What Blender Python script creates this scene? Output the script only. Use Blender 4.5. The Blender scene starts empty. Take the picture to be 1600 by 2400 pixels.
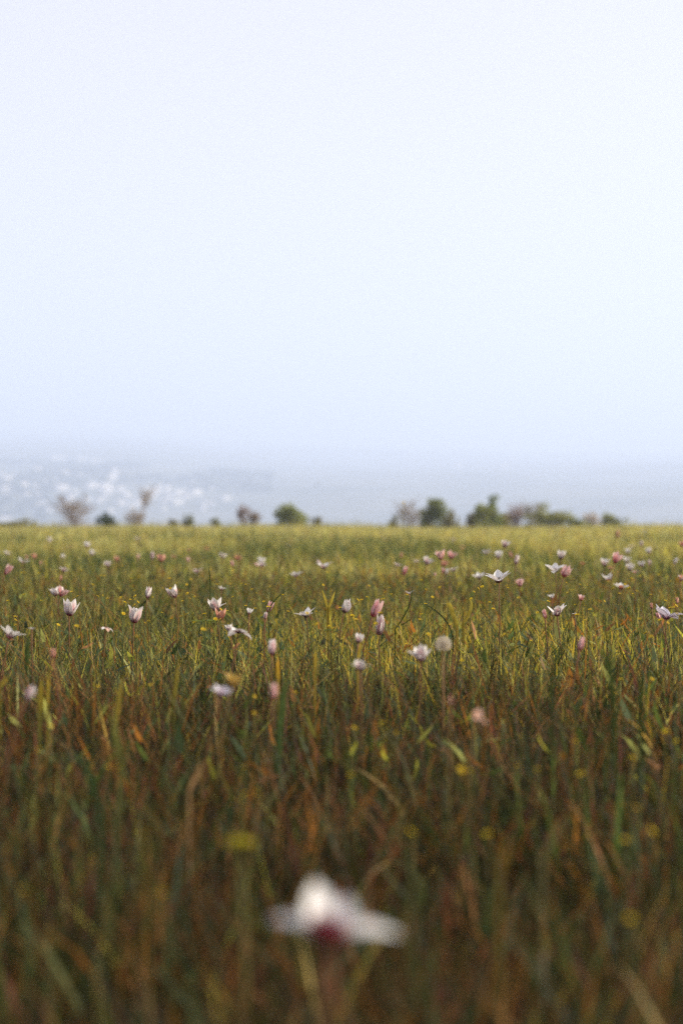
import bpy, math, random
import numpy as np
from mathutils import Vector, Matrix, Quaternion

random.seed(11)
R = np.random.default_rng(11)
rad = math.radians
scene = bpy.context.scene
col = scene.collection

# ------------------------------------------------------------------ camera
F = 3333.0          # focal length in photograph pixels (photograph is 1600 x 2400)
YH = 1222.0         # row of the true horizon
HC = 0.42           # lens height above the ground
cam_d = bpy.data.cameras.new('camera')
cam_d.sensor_fit = 'VERTICAL'
cam_d.sensor_height = 36.0
cam_d.sensor_width = 24.0
cam_d.lens = F / 2400.0 * 36.0
cam_d.clip_start = 0.02
cam_d.clip_end = 20000
cam_d.dof.use_dof = True
cam_d.dof.focus_distance = 3.5
cam_d.dof.aperture_fstop = 2.7
cam_d.dof.aperture_blades = 0
cam = bpy.data.objects.new('camera', cam_d)
cam.location = (0, 0, HC)
cam.rotation_euler = (rad(90) + math.atan((YH - 1200) / F), 0, 0)
col.objects.link(cam)
scene.camera = cam

# ------------------------------------------------------------------ sky and sun
SUN_EL, SUN_AZ = rad(28), rad(82)        # azimuth from +Y towards +X
world = bpy.data.worlds.new('World')
scene.world = world
world.use_nodes = True
wn = world.node_tree.nodes
wl = world.node_tree.links
wn.clear()
sky = wn.new('ShaderNodeTexSky')
sky.sky_type = 'NISHITA'
sky.sun_disc = False
sky.sun_elevation = SUN_EL
sky.sun_rotation = SUN_AZ
sky.altitude = 0
sky.air_density = 1.0
sky.dust_density = 1.2
sky.ozone_density = 1.0
hs = wn.new('ShaderNodeHueSaturation')
hs.inputs['Saturation'].default_value = 0.3
veil = wn.new('ShaderNodeMix')
veil.data_type = 'RGBA'
veil.inputs['Factor'].default_value = 0.6
veil.inputs['B'].default_value = (8.75, 8.1, 8.1, 1)      # thin even overcast veil
bg = wn.new('ShaderNodeBackground')
bg.inputs['Strength'].default_value = 0.050
wo = wn.new('ShaderNodeOutputWorld')
wl.new(sky.outputs[0], hs.inputs['Color'])
wl.new(hs.outputs[0], veil.inputs['A'])
wl.new(veil.outputs['Result'], bg.inputs['Color'])
wl.new(bg.outputs[0], wo.inputs['Surface'])

sun_d = bpy.data.lights.new('sun', 'SUN')
sun_d.energy = 5.0
sun_d.angle = rad(1.0)
sun_d.color = (1.0, 0.89, 0.71)
sun = bpy.data.objects.new('sun', sun_d)
sv = Vector((math.sin(SUN_AZ) * math.cos(SUN_EL), math.cos(SUN_AZ) * math.cos(SUN_EL), math.sin(SUN_EL)))
sun.rotation_euler = sv.to_track_quat('Z', 'Y').to_euler()
sun.location = (20, 20, 40)
col.objects.link(sun)

vs = scene.view_settings
vs.view_transform = 'Standard'
vs.look = 'None'
vs.exposure = 1.36
vs.gamma = 1.0
vs.use_curve_mapping = False
scene.render.engine = 'CYCLES'
cy = scene.cycles
cy.max_bounces = 7
cy.diffuse_bounces = 3
cy.glossy_bounces = 2
cy.transmission_bounces = 5
cy.transparent_max_bounces = 8
cy.volume_bounces = 2
cy.use_denoising = False
cy.sample_clamp_indirect = 6.0
cy.use_adaptive_sampling = False

# ------------------------------------------------------------------ helpers
def tag(o, label=None, cat=None, group=None, kind=None):
    if label: o['label'] = label
    if cat: o['category'] = cat
    if group: o['group'] = group
    if kind: o['kind'] = kind
    return o

def link(o, parent=None):
    col.objects.link(o)
    if parent is not None:
        o.parent = parent
    return o

def empty(name, loc):
    o = bpy.data.objects.new(name, None)
    o.empty_display_size = 0.02
    o.location = loc
    return link(o)

def mesh(name, verts, faces, cols=None, mats=(), midx=None, smooth=True):
    me = bpy.data.meshes.new(name)
    me.from_pydata([tuple(v) for v in verts], [], faces)
    if cols is not None:
        at = me.color_attributes.new('tint', 'FLOAT_COLOR', 'POINT')
        c = np.ones((len(verts), 4), np.float32)
        c[:, :3] = np.asarray(cols, np.float32)
        at.data.foreach_set('color', c.ravel())
    for m in mats:
        me.materials.append(m)
    if midx is not None:
        me.polygons.foreach_set('material_index', np.asarray(midx, np.int32))
    if smooth:
        me.polygons.foreach_set('use_smooth', np.ones(len(me.polygons), bool))
    me.update()
    return me

def obj(name, me, parent=None):
    return link(bpy.data.objects.new(name, me), parent)

class MB:
    """collects simple shapes for one mesh"""
    def __init__(s): s.v, s.f, s.c = [], [], []
    def add(s, v, f, c):
        b = len(s.v)
        s.v += [tuple(p) for p in v]
        s.f += [tuple(i + b for i in q) for q in f]
        s.c += [tuple(c)] * len(v) if not hasattr(c[0], '__len__') else [tuple(q) for q in c]
    def tube(s, pts, radii, c, n=6, cap=True):
        pts = [Vector(p) for p in pts]
        v, f = [], []
        for i, p in enumerate(pts):
            d = (pts[min(i + 1, len(pts) - 1)] - pts[max(i - 1, 0)]).normalized()
            a = d.orthogonal().normalized() if i == 0 else (a - d * a.dot(d)).normalized()
            b = d.cross(a)
            for k in range(n):
                t = 2 * math.pi * k / n
                v.append(p + (a * math.cos(t) + b * math.sin(t)) * radii[i])
        for i in range(len(pts) - 1):
            for k in range(n):
                f.append((i * n + k, i * n + (k + 1) % n, (i + 1) * n + (k + 1) % n, (i + 1) * n + k))
        if cap:
            f.append(tuple(range(n - 1, -1, -1)))
            f.append(tuple(range((len(pts) - 1) * n, len(pts) * n)))
        s.add(v, f, c)
    def box(s, c, size, colr, rz=0):
        m = Matrix.Rotation(rz, 3, 'Z')
        v = []
        for z in (-.5, .5):
            for x, y in ((-.5, -.5), (.5, -.5), (.5, .5), (-.5, .5)):
                v.append(Vector(c) + m @ Vector((x * size[0], y * size[1], z * size[2])))
        s.add(v, [(3, 2, 1, 0), (4, 5, 6, 7), (0, 1, 5, 4), (1, 2, 6, 5), (2, 3, 7, 6), (3, 0, 4, 7)], colr)
    def build(s, name, mat, parent=None, smooth=True):
        return obj(name, mesh(name, s.v, s.f, s.c, [mat], None, smooth), parent)

def vnoise(x, y, seed=0):
    """smooth value noise, numpy"""
    x = np.asarray(x, float); y = np.asarray(y, float)
    xi, yi = np.floor(x), np.floor(y)
    xf, yf = x - xi, y - yi
    xf = xf * xf * (3 - 2 * xf); yf = yf * yf * (3 - 2 * yf)
    def h(a, b):
        s = np.sin(a * 127.1 + b * 311.7 + seed * 74.7) * 43758.5453
        return s - np.floor(s)
    return (h(xi, yi) * (1 - xf) + h(xi + 1, yi) * xf) * (1 - yf) + (h(xi, yi + 1) * (1 - xf) + h(xi + 1, yi + 1) * xf) * yf

def sstep(a, b, x):
    t = np.clip((np.asarray(x, float) - a) / (b - a), 0, 1)
    return t * t * (3 - 2 * t)

# ------------------------------------------------------------------ materials
def leaf_material(name, trans=0.45, rough=0.6, spec=0.12, grain=0.25, gscale=60.0, tgain=(1.25, 1.15, 0.7)):
    m = bpy.data.materials.new(name)
    m.use_nodes = True
    n, l = m.node_tree.nodes, m.node_tree.links
    n.clear()
    at = n.new('ShaderNodeAttribute'); at.attribute_name = 'tint'
    tc = n.new('ShaderNodeTexCoord')
    nz = n.new('ShaderNodeTexNoise'); nz.inputs['Scale'].default_value = gscale; nz.inputs['Detail'].default_value = 3
    mr = n.new('ShaderNodeMapRange')
    mr.inputs['From Min'].default_value = 0.3; mr.inputs['From Max'].default_value = 0.7
    mr.inputs['To Min'].default_value = 1 - grain; mr.inputs['To Max'].default_value = 1 + grain
    mul = n.new('ShaderNodeVectorMath'); mul.operation = 'SCALE'
    l.new(tc.outputs['Object'], nz.inputs['Vector'])
    l.new(nz.outputs['Fac'], mr.inputs['Value'])
    l.new(at.outputs['Color'], mul.inputs[0]); l.new(mr.outputs[0], mul.inputs['Scale'])
    p = n.new('ShaderNodeBsdfPrincipled')
    p.inputs['Roughness'].default_value = rough
    p.inputs['Specular IOR Level'].default_value = spec
    l.new(mul.outputs[0], p.inputs['Base Color'])
    tg = n.new('ShaderNodeVectorMath'); tg.operation = 'MULTIPLY'
    tg.inputs[1].default_value = tgain
    l.new(mul.outputs[0], tg.inputs[0])
    tr = n.new('ShaderNodeBsdfTranslucent')
    l.new(tg.outputs[0], tr.inputs['Color'])
    mx = n.new('ShaderNodeMixShader'); mx.inputs['Fac'].default_value = trans
    out = n.new('ShaderNodeOutputMaterial')
    l.new(p.outputs[0], mx.inputs[1]); l.new(tr.outputs[0], mx.inputs[2])
    l.new(mx.outputs[0], out.inputs['Surface'])
    return m

def solid_material(name, c1, c2, scale=4.0, rough=0.8, attr=False, bump=0.0):
    m = bpy.data.materials.new(name)
    m.use_nodes = True
    n, l = m.node_tree.nodes, m.node_tree.links
    p = n['Principled BSDF']
    p.inputs['Roughness'].default_value = rough
    p.inputs['Specular IOR Level'].default_value = 0.2
    tc = n.new('ShaderNodeTexCoord')
    nz = n.new('ShaderNodeTexNoise'); nz.inputs['Scale'].default_value = scale; nz.inputs['Detail'].default_value = 5
    l.new(tc.outputs['Object'], nz.inputs['Vector'])
    cr = n.new('ShaderNodeValToRGB')
    cr.color_ramp.elements[0].position = 0.32; cr.color_ramp.elements[0].color = (*c1, 1)
    cr.color_ramp.elements[1].position = 0.68; cr.color_ramp.elements[1].color = (*c2, 1)
    l.new(nz.outputs['Fac'], cr.inputs[0])
    if attr:
        at = n.new('ShaderNodeAttribute'); at.attribute_name = 'tint'
        mu = n.new('ShaderNodeVectorMath'); mu.operation = 'MULTIPLY'
        l.new(cr.outputs[0], mu.inputs[0]); l.new(at.outputs['Color'], mu.inputs[1])
        l.new(mu.outputs[0], p.inputs['Base Color'])
    else:
        l.new(cr.outputs[0], p.inputs['Base Color'])
    if bump:
        b = n.new('ShaderNodeBump'); b.inputs['Strength'].default_value = bump; b.inputs['Distance'].default_value = 0.02
        l.new(nz.outputs['Fac'], b.inputs['Height']); l.new(b.outputs[0], p.inputs['Normal'])
    return m

M_GRASS = leaf_material('grass_blades', 0.46, 0.55, 0.15, 0.25, 40, (1.3, 1.18, 0.6))
M_LEAF = leaf_material('broad_leaves', 0.45, 0.5, 0.2, 0.2, 80)
M_PETAL = leaf_material('petal', 0.5, 0.55, 0.1, 0.06, 120, (1.0, 0.98, 0.97))
M_STEM = leaf_material('stem', 0.1, 0.6, 0.1, 0.25, 90)
M_CROWN = leaf_material('shrub_leaves', 0.4, 0.6, 0.1, 0.3, 3.0, (1.2, 1.1, 0.7))
M_BARK = solid_material('bark', (0.8, 0.8, 0.8), (1.2, 1.2, 1.2), 9.0, 0.9, True, 0.4)
M_SOIL = solid_material('soil_and_thatch', (0.030, 0.022, 0.012), (0.075, 0.058, 0.025), 3.0, 0.95, False, 0.5)
M_HILL = solid_material('hill_scrub', (0.07, 0.085, 0.06), (0.17, 0.17, 0.13), 0.006, 0.95)
M_WALL = solid_material('limewashed_wall', (0.58, 0.55, 0.53), (0.72, 0.69, 0.67), 0.3, 0.85, True)
M_ROOF = solid_material('clay_roof', (0.8, 0.8, 0.8), (1.1, 1.1, 1.1), 0.4, 0.85, True)
M_PANE = solid_material('window_glass', (0.05, 0.06, 0.07), (0.08, 0.09, 0.10), 1.0, 0.2)
M_FEATHER = solid_material('dark_feathers', (0.03, 0.03, 0.035), (0.07, 0.06, 0.06), 40, 0.7)

# ------------------------------------------------------------------ terrain
EDGE = 96.0
def zt(x, y):
    x = np.asarray(x, float); y = np.asarray(y, float)
    near = (vnoise(x * 1.3, y * 1.3, 3) - 0.5) * 0.030 + (vnoise(x * 0.11, y * 0.11, 5) - 0.5) * 0.12 * sstep(6, 30, y) + (vnoise(x * 0.23, y * 0.05, 15) - 0.5) * 0.16 * sstep(45, 80, y)
    near = near * (1 - sstep(EDGE, 110, y))
    down = -42.0 * sstep(EDGE + 4, 900, y)
    a = x / np.maximum(y, 1.0)
    k = 0.070 + 0.018 * (1 - sstep(-0.17, -0.02, a))
    rise = k * (np.clip(y, 1700, 3500) - 1700) * sstep(1500, 2300, y) + (0.058 + 0.02 * (1 - sstep(-0.2, 0.15, a))) * np.clip(y - 3500, 0, 4100)
    bump = (vnoise(x * 0.0035, y * 0.0022, 9) - 0.5) * 18 * sstep(1500, 2400, y) + (vnoise(x * 0.0011, y * 0.0008, 21) - 0.5) * 40 * sstep(2800, 5200, y)
    ridge = 42 * sstep(1500, 2300, y)
    return near + down + rise + bump + ridge

def at(px, py, d):
    """world point that sits d metres ahead and shows at photograph pixel (px, py)"""
    return Vector(((px - 800) / F * d, d, HC - (py - YH) / F * d))

def grid_obj(name, xs, ys, fan, mat):
    X = np.zeros((len(ys), len(xs))); Y = np.zeros_like(X)
    for j, y in enumerate(ys):
        X[j] = np.asarray(xs) * (y if fan else 1.0); Y[j] = y
    Z = zt(X, Y)
    v = np.stack([X, Y, Z], -1).reshape(-1, 3)
    n = len(xs)
    f = [(j * n + i, j * n + i + 1, (j + 1) * n + i + 1, (j + 1) * n + i) for j in range(len(ys) - 1) for i in range(n - 1)]
    return obj(name, mesh(name, v, f, None, [mat]))

fan_x = np.linspace(-0.9, 0.9, 181)
ground = grid_obj('ground', fan_x * 112.0, np.concatenate([np.linspace(-120, 0, 20)[:-1], np.linspace(0, 112, 130)]), False, M_SOIL)
tag(ground, 'brown soil and thatch under the meadow grass', kind='structure')
hills = grid_obj('hills', fan_x, np.concatenate([[112.0], np.geomspace(116, 1500, 40), np.linspace(1540, 7500, 150)]), True, M_HILL)
tag(hills, 'hazy blue hillside far behind the meadow', kind='structure')

# ------------------------------------------------------------------ haze (one closed box of even air)
hb = MB()
hb.box((0, 3750, 220), (14000, 8300, 570), (1, 1, 1))
m = bpy.data.materials.new('hazy_air'); m.use_nodes = True
n, l = m.node_tree.nodes, m.node_tree.links
n.clear()
pv = n.new('ShaderNodeVolumePrincipled')
pv.inputs['Color'].default_value = (0.625, 0.725, 0.95, 1)
pv.inputs['Density'].default_value = 0.00060
pv.inputs['Anisotropy'].default_value = 0.1
out = n.new('ShaderNodeOutputMaterial')
l.new(pv.outputs[0], out.inputs['Volume'])
haze = hb.build('haze', m, None, False)
tag(haze, 'pale blue haze hanging over the valley and hills', 'haze', kind='stuff')

# ------------------------------------------------------------------ grass
PAL = {
    'deep': (0.028, 0.050, 0.022), 'green': (0.055, 0.090, 0.034), 'cool': (0.055, 0.085, 0.055),
    'olive': (0.100, 0.108, 0.040), 'lime': (0.220, 0.235, 0.055), 'gold': (0.42, 0.335, 0.055),
    'straw': (0.300, 0.215, 0.085), 'rust': (0.210, 0.095, 0.032), 'wine': (0.130, 0.045, 0.038), 'dark': (0.022, 0.020, 0.011),
    'pale': (0.38, 0.385, 0.15), 'hay': (0.44, 0.36, 0.14),
}
PK = list(PAL)
PC = np.array([PAL[k] for k in PK])

def pick_colours(weights):
    w = np.maximum(weights, 1e-5)
    c = np.cumsum(w / w.sum(1, keepdims=True), 1)
    r = R.random((len(w), 1))
    return PC[np.minimum((r > c).sum(1), len(PK) - 1)]

def weights_at(x, y):
    n = len(x)
    nz = vnoise(x * 2.2, y * 1.6, 2)
    big = vnoise(x * 0.35 + 4, y * 0.16, 7)
    W = {k: np.zeros(n) for k in PK}
    nearf = 1 - sstep(2.0, 3.6, y)  # darker mix in front, paler far off: light gradient put into blade colours
    midf = sstep(2.1, 3.6, y) * (1 - sstep(6, 10, y))
    farf = sstep(6, 12, y)
    W['deep'] = 2.4 * nearf + 1.3 * midf + 0.35 * farf
    W['green'] = 0.8 * nearf + 1.1 * midf + 0.7 * farf
    W['cool'] = 0.35 * nearf + 0.5 * midf + 0.15 * farf
    W['olive'] = 0.6 * nearf + 1.0 * midf + 1.6 * farf
    W['lime'] = 0.10 * nearf + 0.75 * midf + 1.7 * farf
    W['gold'] = 0.05 * nearf + 0.45 * midf + 0.35 * farf
    W['straw'] = 0.12 * nearf + 0.45 * midf + 0.8 * farf
    W['rust'] = 1.2 * nearf + 0.6 * midf + 0.25 * farf
    W['wine'] = 1.3 * nearf + 0.15 * midf
    W['dark'] = 6.5 * nearf + 1.1 * midf + 0.05 * farf
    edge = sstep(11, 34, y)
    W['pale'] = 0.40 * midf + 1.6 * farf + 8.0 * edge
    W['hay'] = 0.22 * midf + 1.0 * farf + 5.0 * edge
    g = sstep(0.55, 0.8, nz)
    W['green'] += g * 1.2; W['deep'] += g * 0.8
    W['rust'] += (1 - sstep(0.2, 0.45, nz)) * 0.5
    b = sstep(0.50, 0.66, big) * sstep(8, 12, y) * (1 - sstep(30, 48, y))
    W['deep'] += b * 7; W['green'] += b * 8.0
    lit = np.exp(-((x - 0.28) / 0.55) ** 2 - ((y - 4.3) / 0.9) ** 2)  # sunlit patch painted by favouring gold, lime and pale blades
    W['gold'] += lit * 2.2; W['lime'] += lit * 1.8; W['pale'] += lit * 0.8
    return np.stack([W[k] for k in PK], 1)

def ribbons(name, x, y, length, width, lean, bend, az, twist, cols, nseg, taper=1.0, z0=None):
    n = len(x)
    z = zt(x, y) - 0.01 if z0 is None else z0
    P = np.zeros((n, nseg + 1, 3))
    P[:, 0] = np.stack([x, y, z], 1)
    step = length / nseg
    ca, sa = np.cos(az), np.sin(az)
    for i in range(nseg):
        th = lean + bend * ((i + 0.5) / nseg) ** 1.3
        P[:, i + 1, 0] = P[:, i, 0] + step * np.sin(th) * ca
        P[:, i + 1, 1] = P[:, i, 1] + step * np.sin(th) * sa
        P[:, i + 1, 2] = P[:, i, 2] + step * np.cos(th)
    wa = az + math.pi / 2 + twist
    wd = np.stack([np.cos(wa), np.sin(wa), np.zeros(n)], 1)
    V = np.zeros((n, nseg + 1, 2, 3)); C = np.ones((n, nseg + 1, 2, 4), np.float32)
    tipc = np.clip(cols * R.uniform(0.85, 1.5, (n, 1)) + np.array([0.02, 0.008, 0]) * R.random((n, 1)), 0, 0.6)
    for i in range(nseg + 1):
        t = i / nseg
        prof = (0.75 + 0.9 * t * (1 - t)) * (1 - t ** 2.2) + 0.04
        hw = (width * prof * 0.5)[:, None] * wd
        V[:, i, 0] = P[:, i] - hw; V[:, i, 1] = P[:, i] + hw
        cc = cols * (1 - t) + tipc * t
        C[:, i, 0, :3] = cc; C[:, i, 1, :3] = cc
    per = (nseg + 1) * 2
    q = np.array([[2 * i, 2 * i + 1, 2 * i + 3, 2 * i + 2] for i in range(nseg)])
    Fc = (np.arange(n)[:, None, None] * per + q[None]).reshape(-1, 4)
    me = bpy.data.meshes.new(name)
    nv, nf = n * per, len(Fc)
    me.vertices.add(nv); me.loops.add(nf * 4); me.polygons.add(nf)
    me.vertices.foreach_set('co', V.reshape(-1).astype(np.float32))
    me.loops.foreach_set('vertex_index', Fc.reshape(-1).astype(np.int32))
    me.polygons.foreach_set('loop_start', (np.arange(nf) * 4).astype(np.int32))
    me.polygons.foreach_set('use_smooth', np.ones(nf, bool))
    a = me.color_attributes.new('tint', 'FLOAT_COLOR', 'POINT')
    a.data.foreach_set('color', C.reshape(-1))
    me.materials.append(M_GRASS)
    me.update(calc_edges=True)
    me.validate()
    return obj(name, me)

def wedge(n, d0, d1, half, pad, power=1.0):
    """random ground points ahead of the lens between d0 and d1"""
    u = R.random(n)
    d = (d0 ** power + u * (d1 ** power - d0 ** power)) ** (1 / power)
    x = (R.random(n) * 2 - 1) * (d * half + pad)
    return x, d

def sward(name, n, d0, d1, nseg, hmean, hvar, wmean, power, label, under=0.6):
    x, y = wedge(n, d0, d1, 0.30, 0.25, power)
    clump = vnoise(x * 9, y * 9, 4)
    tall = vnoise(x * 0.9, y * 0.7, 6)
    low = R.random(n) < under                       # short tangled understorey below the taller blades
    L = hmean * (0.38 + 0.58 * clump + 0.42 * tall) * R.uniform(0.6, 1.25, n) + hvar * R.random(n) ** 4
    L = np.where(low, L * R.uniform(0.45, 0.85, n), L)
    w = wmean * R.uniform(0.6, 1.5, n) * (1 + 1.2 * (R.random(n) > 0.93))
    az = R.uniform(0, 2 * math.pi, n)
    lean = np.where(low, np.abs(R.normal(0.35, 0.40, n)), np.abs(R.normal(0.20, 0.28, n)))
    bend = np.where(low, np.abs(R.normal(0.9, 0.8, n)), np.abs(R.normal(0.50, 0.65, n)))
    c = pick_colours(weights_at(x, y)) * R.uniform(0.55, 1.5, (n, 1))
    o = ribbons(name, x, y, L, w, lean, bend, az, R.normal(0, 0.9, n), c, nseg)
    return tag(o, label, 'grass', kind='stuff')

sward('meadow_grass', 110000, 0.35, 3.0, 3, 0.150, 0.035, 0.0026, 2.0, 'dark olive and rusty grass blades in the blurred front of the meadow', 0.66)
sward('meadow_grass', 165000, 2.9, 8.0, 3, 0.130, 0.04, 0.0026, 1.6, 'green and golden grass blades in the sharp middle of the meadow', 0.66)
sward('meadow_grass', 95000, 7.8, 26.0, 3, 0.165, 0.08, 0.0065, 1.4, 'olive grass in the soft middle distance of the meadow', 0.4)
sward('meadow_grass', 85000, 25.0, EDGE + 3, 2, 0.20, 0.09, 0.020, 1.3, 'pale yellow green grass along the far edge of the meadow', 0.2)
# ragged tall tufts that break the far rim of the field
x = R.uniform(-32, 32, 6000); y = R.uniform(70, EDGE + 4, 6000)
keep = vnoise(x * 0.8, y * 0.25, 41) > 0.55
x, y = x[keep], y[keep]; n_ = len(x)
tag(ribbons('tall_grass', x, y, R.uniform(0.22, 0.55, n_) * (0.5 + vnoise(x * 0.8, y * 0.25, 41)), R.uniform(0.012, 0.03, n_), np.abs(R.normal(0.1, 0.15, n_)),
            np.abs(R.normal(0.4, 0.4, n_)), R.uniform(0, 6.28, n_), R.normal(0, .9, n_), np.array([PAL[k] for k in R.choice(['pale', 'hay', 'olive', 'lime'], n_)]) * R.uniform(.6, 1.2, (n_, 1)), 2),
    'taller ragged grass tufts breaking the far rim of the field', 'grass', kind='stuff')

# broad yellow and grey-green tulip leaves mixed through the sward
def broad(n, d0, d1, c_names, probs, half=0.30, label='', xr=None, width=0.0062, length=0.14):
    x, y = wedge(n, d0, d1, half, 0.2, 1.6)
    if xr is not None:
        x = R.uniform(xr[0], xr[1], n)
    c = np.array([PAL[c_names[i]] for i in R.choice(len(c_names), n, p=probs)]) * R.uniform(0.8, 1.25, (n, 1))
    o = ribbons('tulip_leaves', x, y, length * R.uniform(0.6, 1.2, n), width * R.uniform(0.6, 1.3, n), np.abs(R.normal(0.2, 0.2, n)),
                np.abs(R.normal(0.6, 0.6, n)), R.uniform(0, 2 * math.pi, n), R.normal(0, 0.8, n), c, 5)
    return tag(o, label, 'leaves', kind='stuff')
broad(700, 3.3, 5.2, ['gold', 'lime', 'straw'], [.55, .3, .15], label='bright golden tulip leaves glowing in the lit middle patch', xr=(-0.35, 0.85), width=0.0075, length=0.135)  # sunlight on these leaves is put into their gold and lime colours
broad(1500, 3.0, 7.5, ['gold', 'lime', 'green', 'cool', 'straw'], [.2, .22, .22, .26, .10], label='mixed golden and grey green tulip leaves among the sharp grass')
broad(260, 0.7, 3.0, ['cool', 'green', 'deep', 'rust', 'straw'], [.22, .24, .36, .15, .03], label='grey green tulip leaves in the blurred front grass', width=0.0075, length=0.165)

# tangle: fallen dry stems and small weed leaves at half height
def tangle(name, n, d0, d1, lng, wid, lean, names, label, cat):
    x, y = wedge(n, d0, d1, 0.30, 0.2, 1.6)
    c = np.array([PAL[k] for k in R.choice(names, n)]) * R.uniform(0.6, 1.4, (n, 1))
    o = ribbons(name, x, y, R.uniform(lng[0], lng[1], n), R.uniform(wid[0], wid[1], n), R.uniform(lean[0], lean[1], n), R.normal(0, 0.5, n),
                R.uniform(0, 6.28, n), R.normal(0, 0.6, n), c, 3, z0=zt(x, y) + R.uniform(0.015, 0.105, n))
    return tag(o, label, cat, kind='stuff')
tangle('fallen_stems', 8000, 1.4, 8.0, (0.08, 0.24), (0.0012, 0.0026), (0.7, 1.45), ['rust', 'dark', 'deep', 'olive', 'dark'], 'thin dry stems lying tangled through the grass', 'stems')
tangle('weed_leaves', 9000, 1.9, 9.0, (0.022, 0.06), (0.007, 0.017), (0.5, 1.5), ['green', 'deep', 'lime', 'olive', 'green', 'rust'], 'small broad weed leaves scattered through the meadow grass', 'weeds')

# ------------------------------------------------------------------ wild tulips
TINT = {   # margin, stripe, base of a petal's outer side; inner side
    'w': ((0.90, 0.87, 0.83), (0.66, 0.07, 0.12), (0.24, 0.015, 0.04), (0.90, 0.89, 0.88)),
    'd': ((0.86, 0.83, 0.82), (0.42, 0.02, 0.06), (0.14, 0.008, 0.02), (0.90, 0.89, 0.88)),
    'n': ((0.90, 0.88, 0.84), (0.86, 0.70, 0.70), (0.55, 0.12, 0.15), (0.90, 0.89, 0.88)),
    'p': ((0.90, 0.68, 0.64), (0.82, 0.14, 0.18), (0.48, 0.04, 0.07), (0.88, 0.78, 0.75)),
    'o': ((0.78, 0.50, 0.38), (0.75, 0.36, 0.26), (0.45, 0.16, 0.09), (0.80, 0.58, 0.46)),  # peach of withered petals, and backlight put into petal colour
    'y': ((0.74, 0.58, 0.20), (0.72, 0.50, 0.16), (0.42, 0.22, 0.07), (0.80, 0.68, 0.36)),
    'm': ((0.36, 0.025, 0.07), (0.26, 0.012, 0.045), (0.14, 0.006, 0.02), (0.34, 0.05, 0.09)),
    'v': ((0.82, 0.79, 0.84), (0.55, 0.22, 0.32), (0.26, 0.03, 0.08), (0.83, 0.81, 0.87)),
}
ARC = {    # angle from the flower axis at base, middle and tip (degrees), width, extent factor across, along
    'bud': ((24, 2, -8), 0.34), 'cup': ((44, 16, 12), 0.44), 'flare': ((42, 14, 52), 0.44),
    'star': ((40, 58, 66), 0.42), 'flat': ((50, 88, 92), 0.42), 'droop': ((66, 112, 136), 0.44), 'half': ((40, 34, 30), 0.46),
}
PETALS = {}
def petal_mesh(arc, tint, outer):
    key = (arc, tint, outer)
    if key in PETALS:
        return PETALS[key]
    (a0, a1, a2), W = ARC[arc]
    if not outer: W *= 1.08
    nu, nv = 7, 4
    margin, stripe, base, inner = [np.array(c) for c in TINT[tint]]
    pts, nrm = [], []
    x, z = 0.03, 0.0
    prof = []
    for i in range(nu + 1):
        u = i / nu
        th = rad(a0 + (a1 - a0) * min(u * 2, 1) if u < .5 else a1 + (a2 - a1) * (u - .5) * 2)
        prof.append((u, x, z, th))
        x += math.sin(th) / nu; z += math.cos(th) / nu
    v, c, f, mi = [], [], [], []
    for side in (0, 1):                       # 0 inner face, 1 outer face
        for (u, px_, pz_, th) in prof:
            wd = W * (0.20 + 0.80 * math.sin(math.pi * min(u * 0.78 + 0.12, 1)) ** 0.9) * max(1 - u ** 5.0, 0.015) ** 0.8
            for j in range(nv + 1):
                s = (j / nv - 0.5) * 2
                nx, nz = -math.cos(th), math.sin(th)          # towards the axis
                cup = 0.16 * wd * s * s
                off = 0.0 if side == 0 else -0.012
                v.append((px_ + nx * (cup + off), s * wd * 0.5, pz_ + nz * (cup + off)))
                if side == 0:
                    k = math.exp(-(u / 0.12) ** 2)
                    cc = inner * (1 - k) + base * k
                    vein = 0.10 * math.exp(-(s / 0.25) ** 2) * (1 - u)
                    cc = cc * (1 - vein)
                else:
                    wdt = (0.75 if arc == 'bud' else 0.6 if arc in ('cup', 'flare') else 0.5) if outer else 0.2
                    k = math.exp(-(s / wdt) ** 2) * max(1 - (u / (1.15 if arc == 'bud' else 0.5 if tint in 'dn' else 0.9)) ** 1.5, 0) * (0.95 if outer else 0.4)
                    cc = margin * (1 - k) + stripe * k
                    b = math.exp(-(u / 0.20) ** 2)
                    cc = cc * (1 - b) + base * b
                c.append(cc)
    N = (nu + 1) * (nv + 1)
    for side in (0, 1):
        for i in range(nu):
            for j in range(nv):
                q = [side * N + i * (nv + 1) + j, side * N + i * (nv + 1) + j + 1, side * N + (i + 1) * (nv + 1) + j + 1, side * N + (i + 1) * (nv + 1) + j]
                f.append(tuple(q if side == 0 else q[::-1]))
    for i in range(nu):
        for j in (0, nv):
            a, b = i * (nv + 1) + j, (i + 1) * (nv + 1) + j
            q = (a, b, b + N, a + N)
            f.append(q if j else q[::-1])
    me = mesh('petal', v, f, c, [M_PETAL])
    PETALS[key] = me
    return me

def leaf_strip(pts, widths, side, c0, c1, fold=0.25):
    """a folded blade along pts; returns verts, faces, colours"""
    v, f, c = [], [], []
    n = len(pts)
    for i, p in enumerate(pts):
        d = (Vector(pts[min(i + 1, n - 1)]) - Vector(pts[max(i - 1, 0)])).normalized()
        s_ = (side - d * d.dot(side)).normalized()
        up = s_.cross(d)
        w = widths[i]
        for k, e in ((-1, fold), (0, 0), (1, fold)):
            v.append(Vector(p) + s_ * (k * w * .5) + up * (e * w * .5))
            t = i / (n - 1)
            c.append(tuple(np.array(c0) * (1 - t) + np.array(c1) * t))
    for i in range(n - 1):
        for k in range(2):
            f.append((i * 3 + k, i * 3 + k + 1, (i + 1) * 3 + k + 1, (i + 1) * 3 + k))
    return v, f, c

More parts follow.
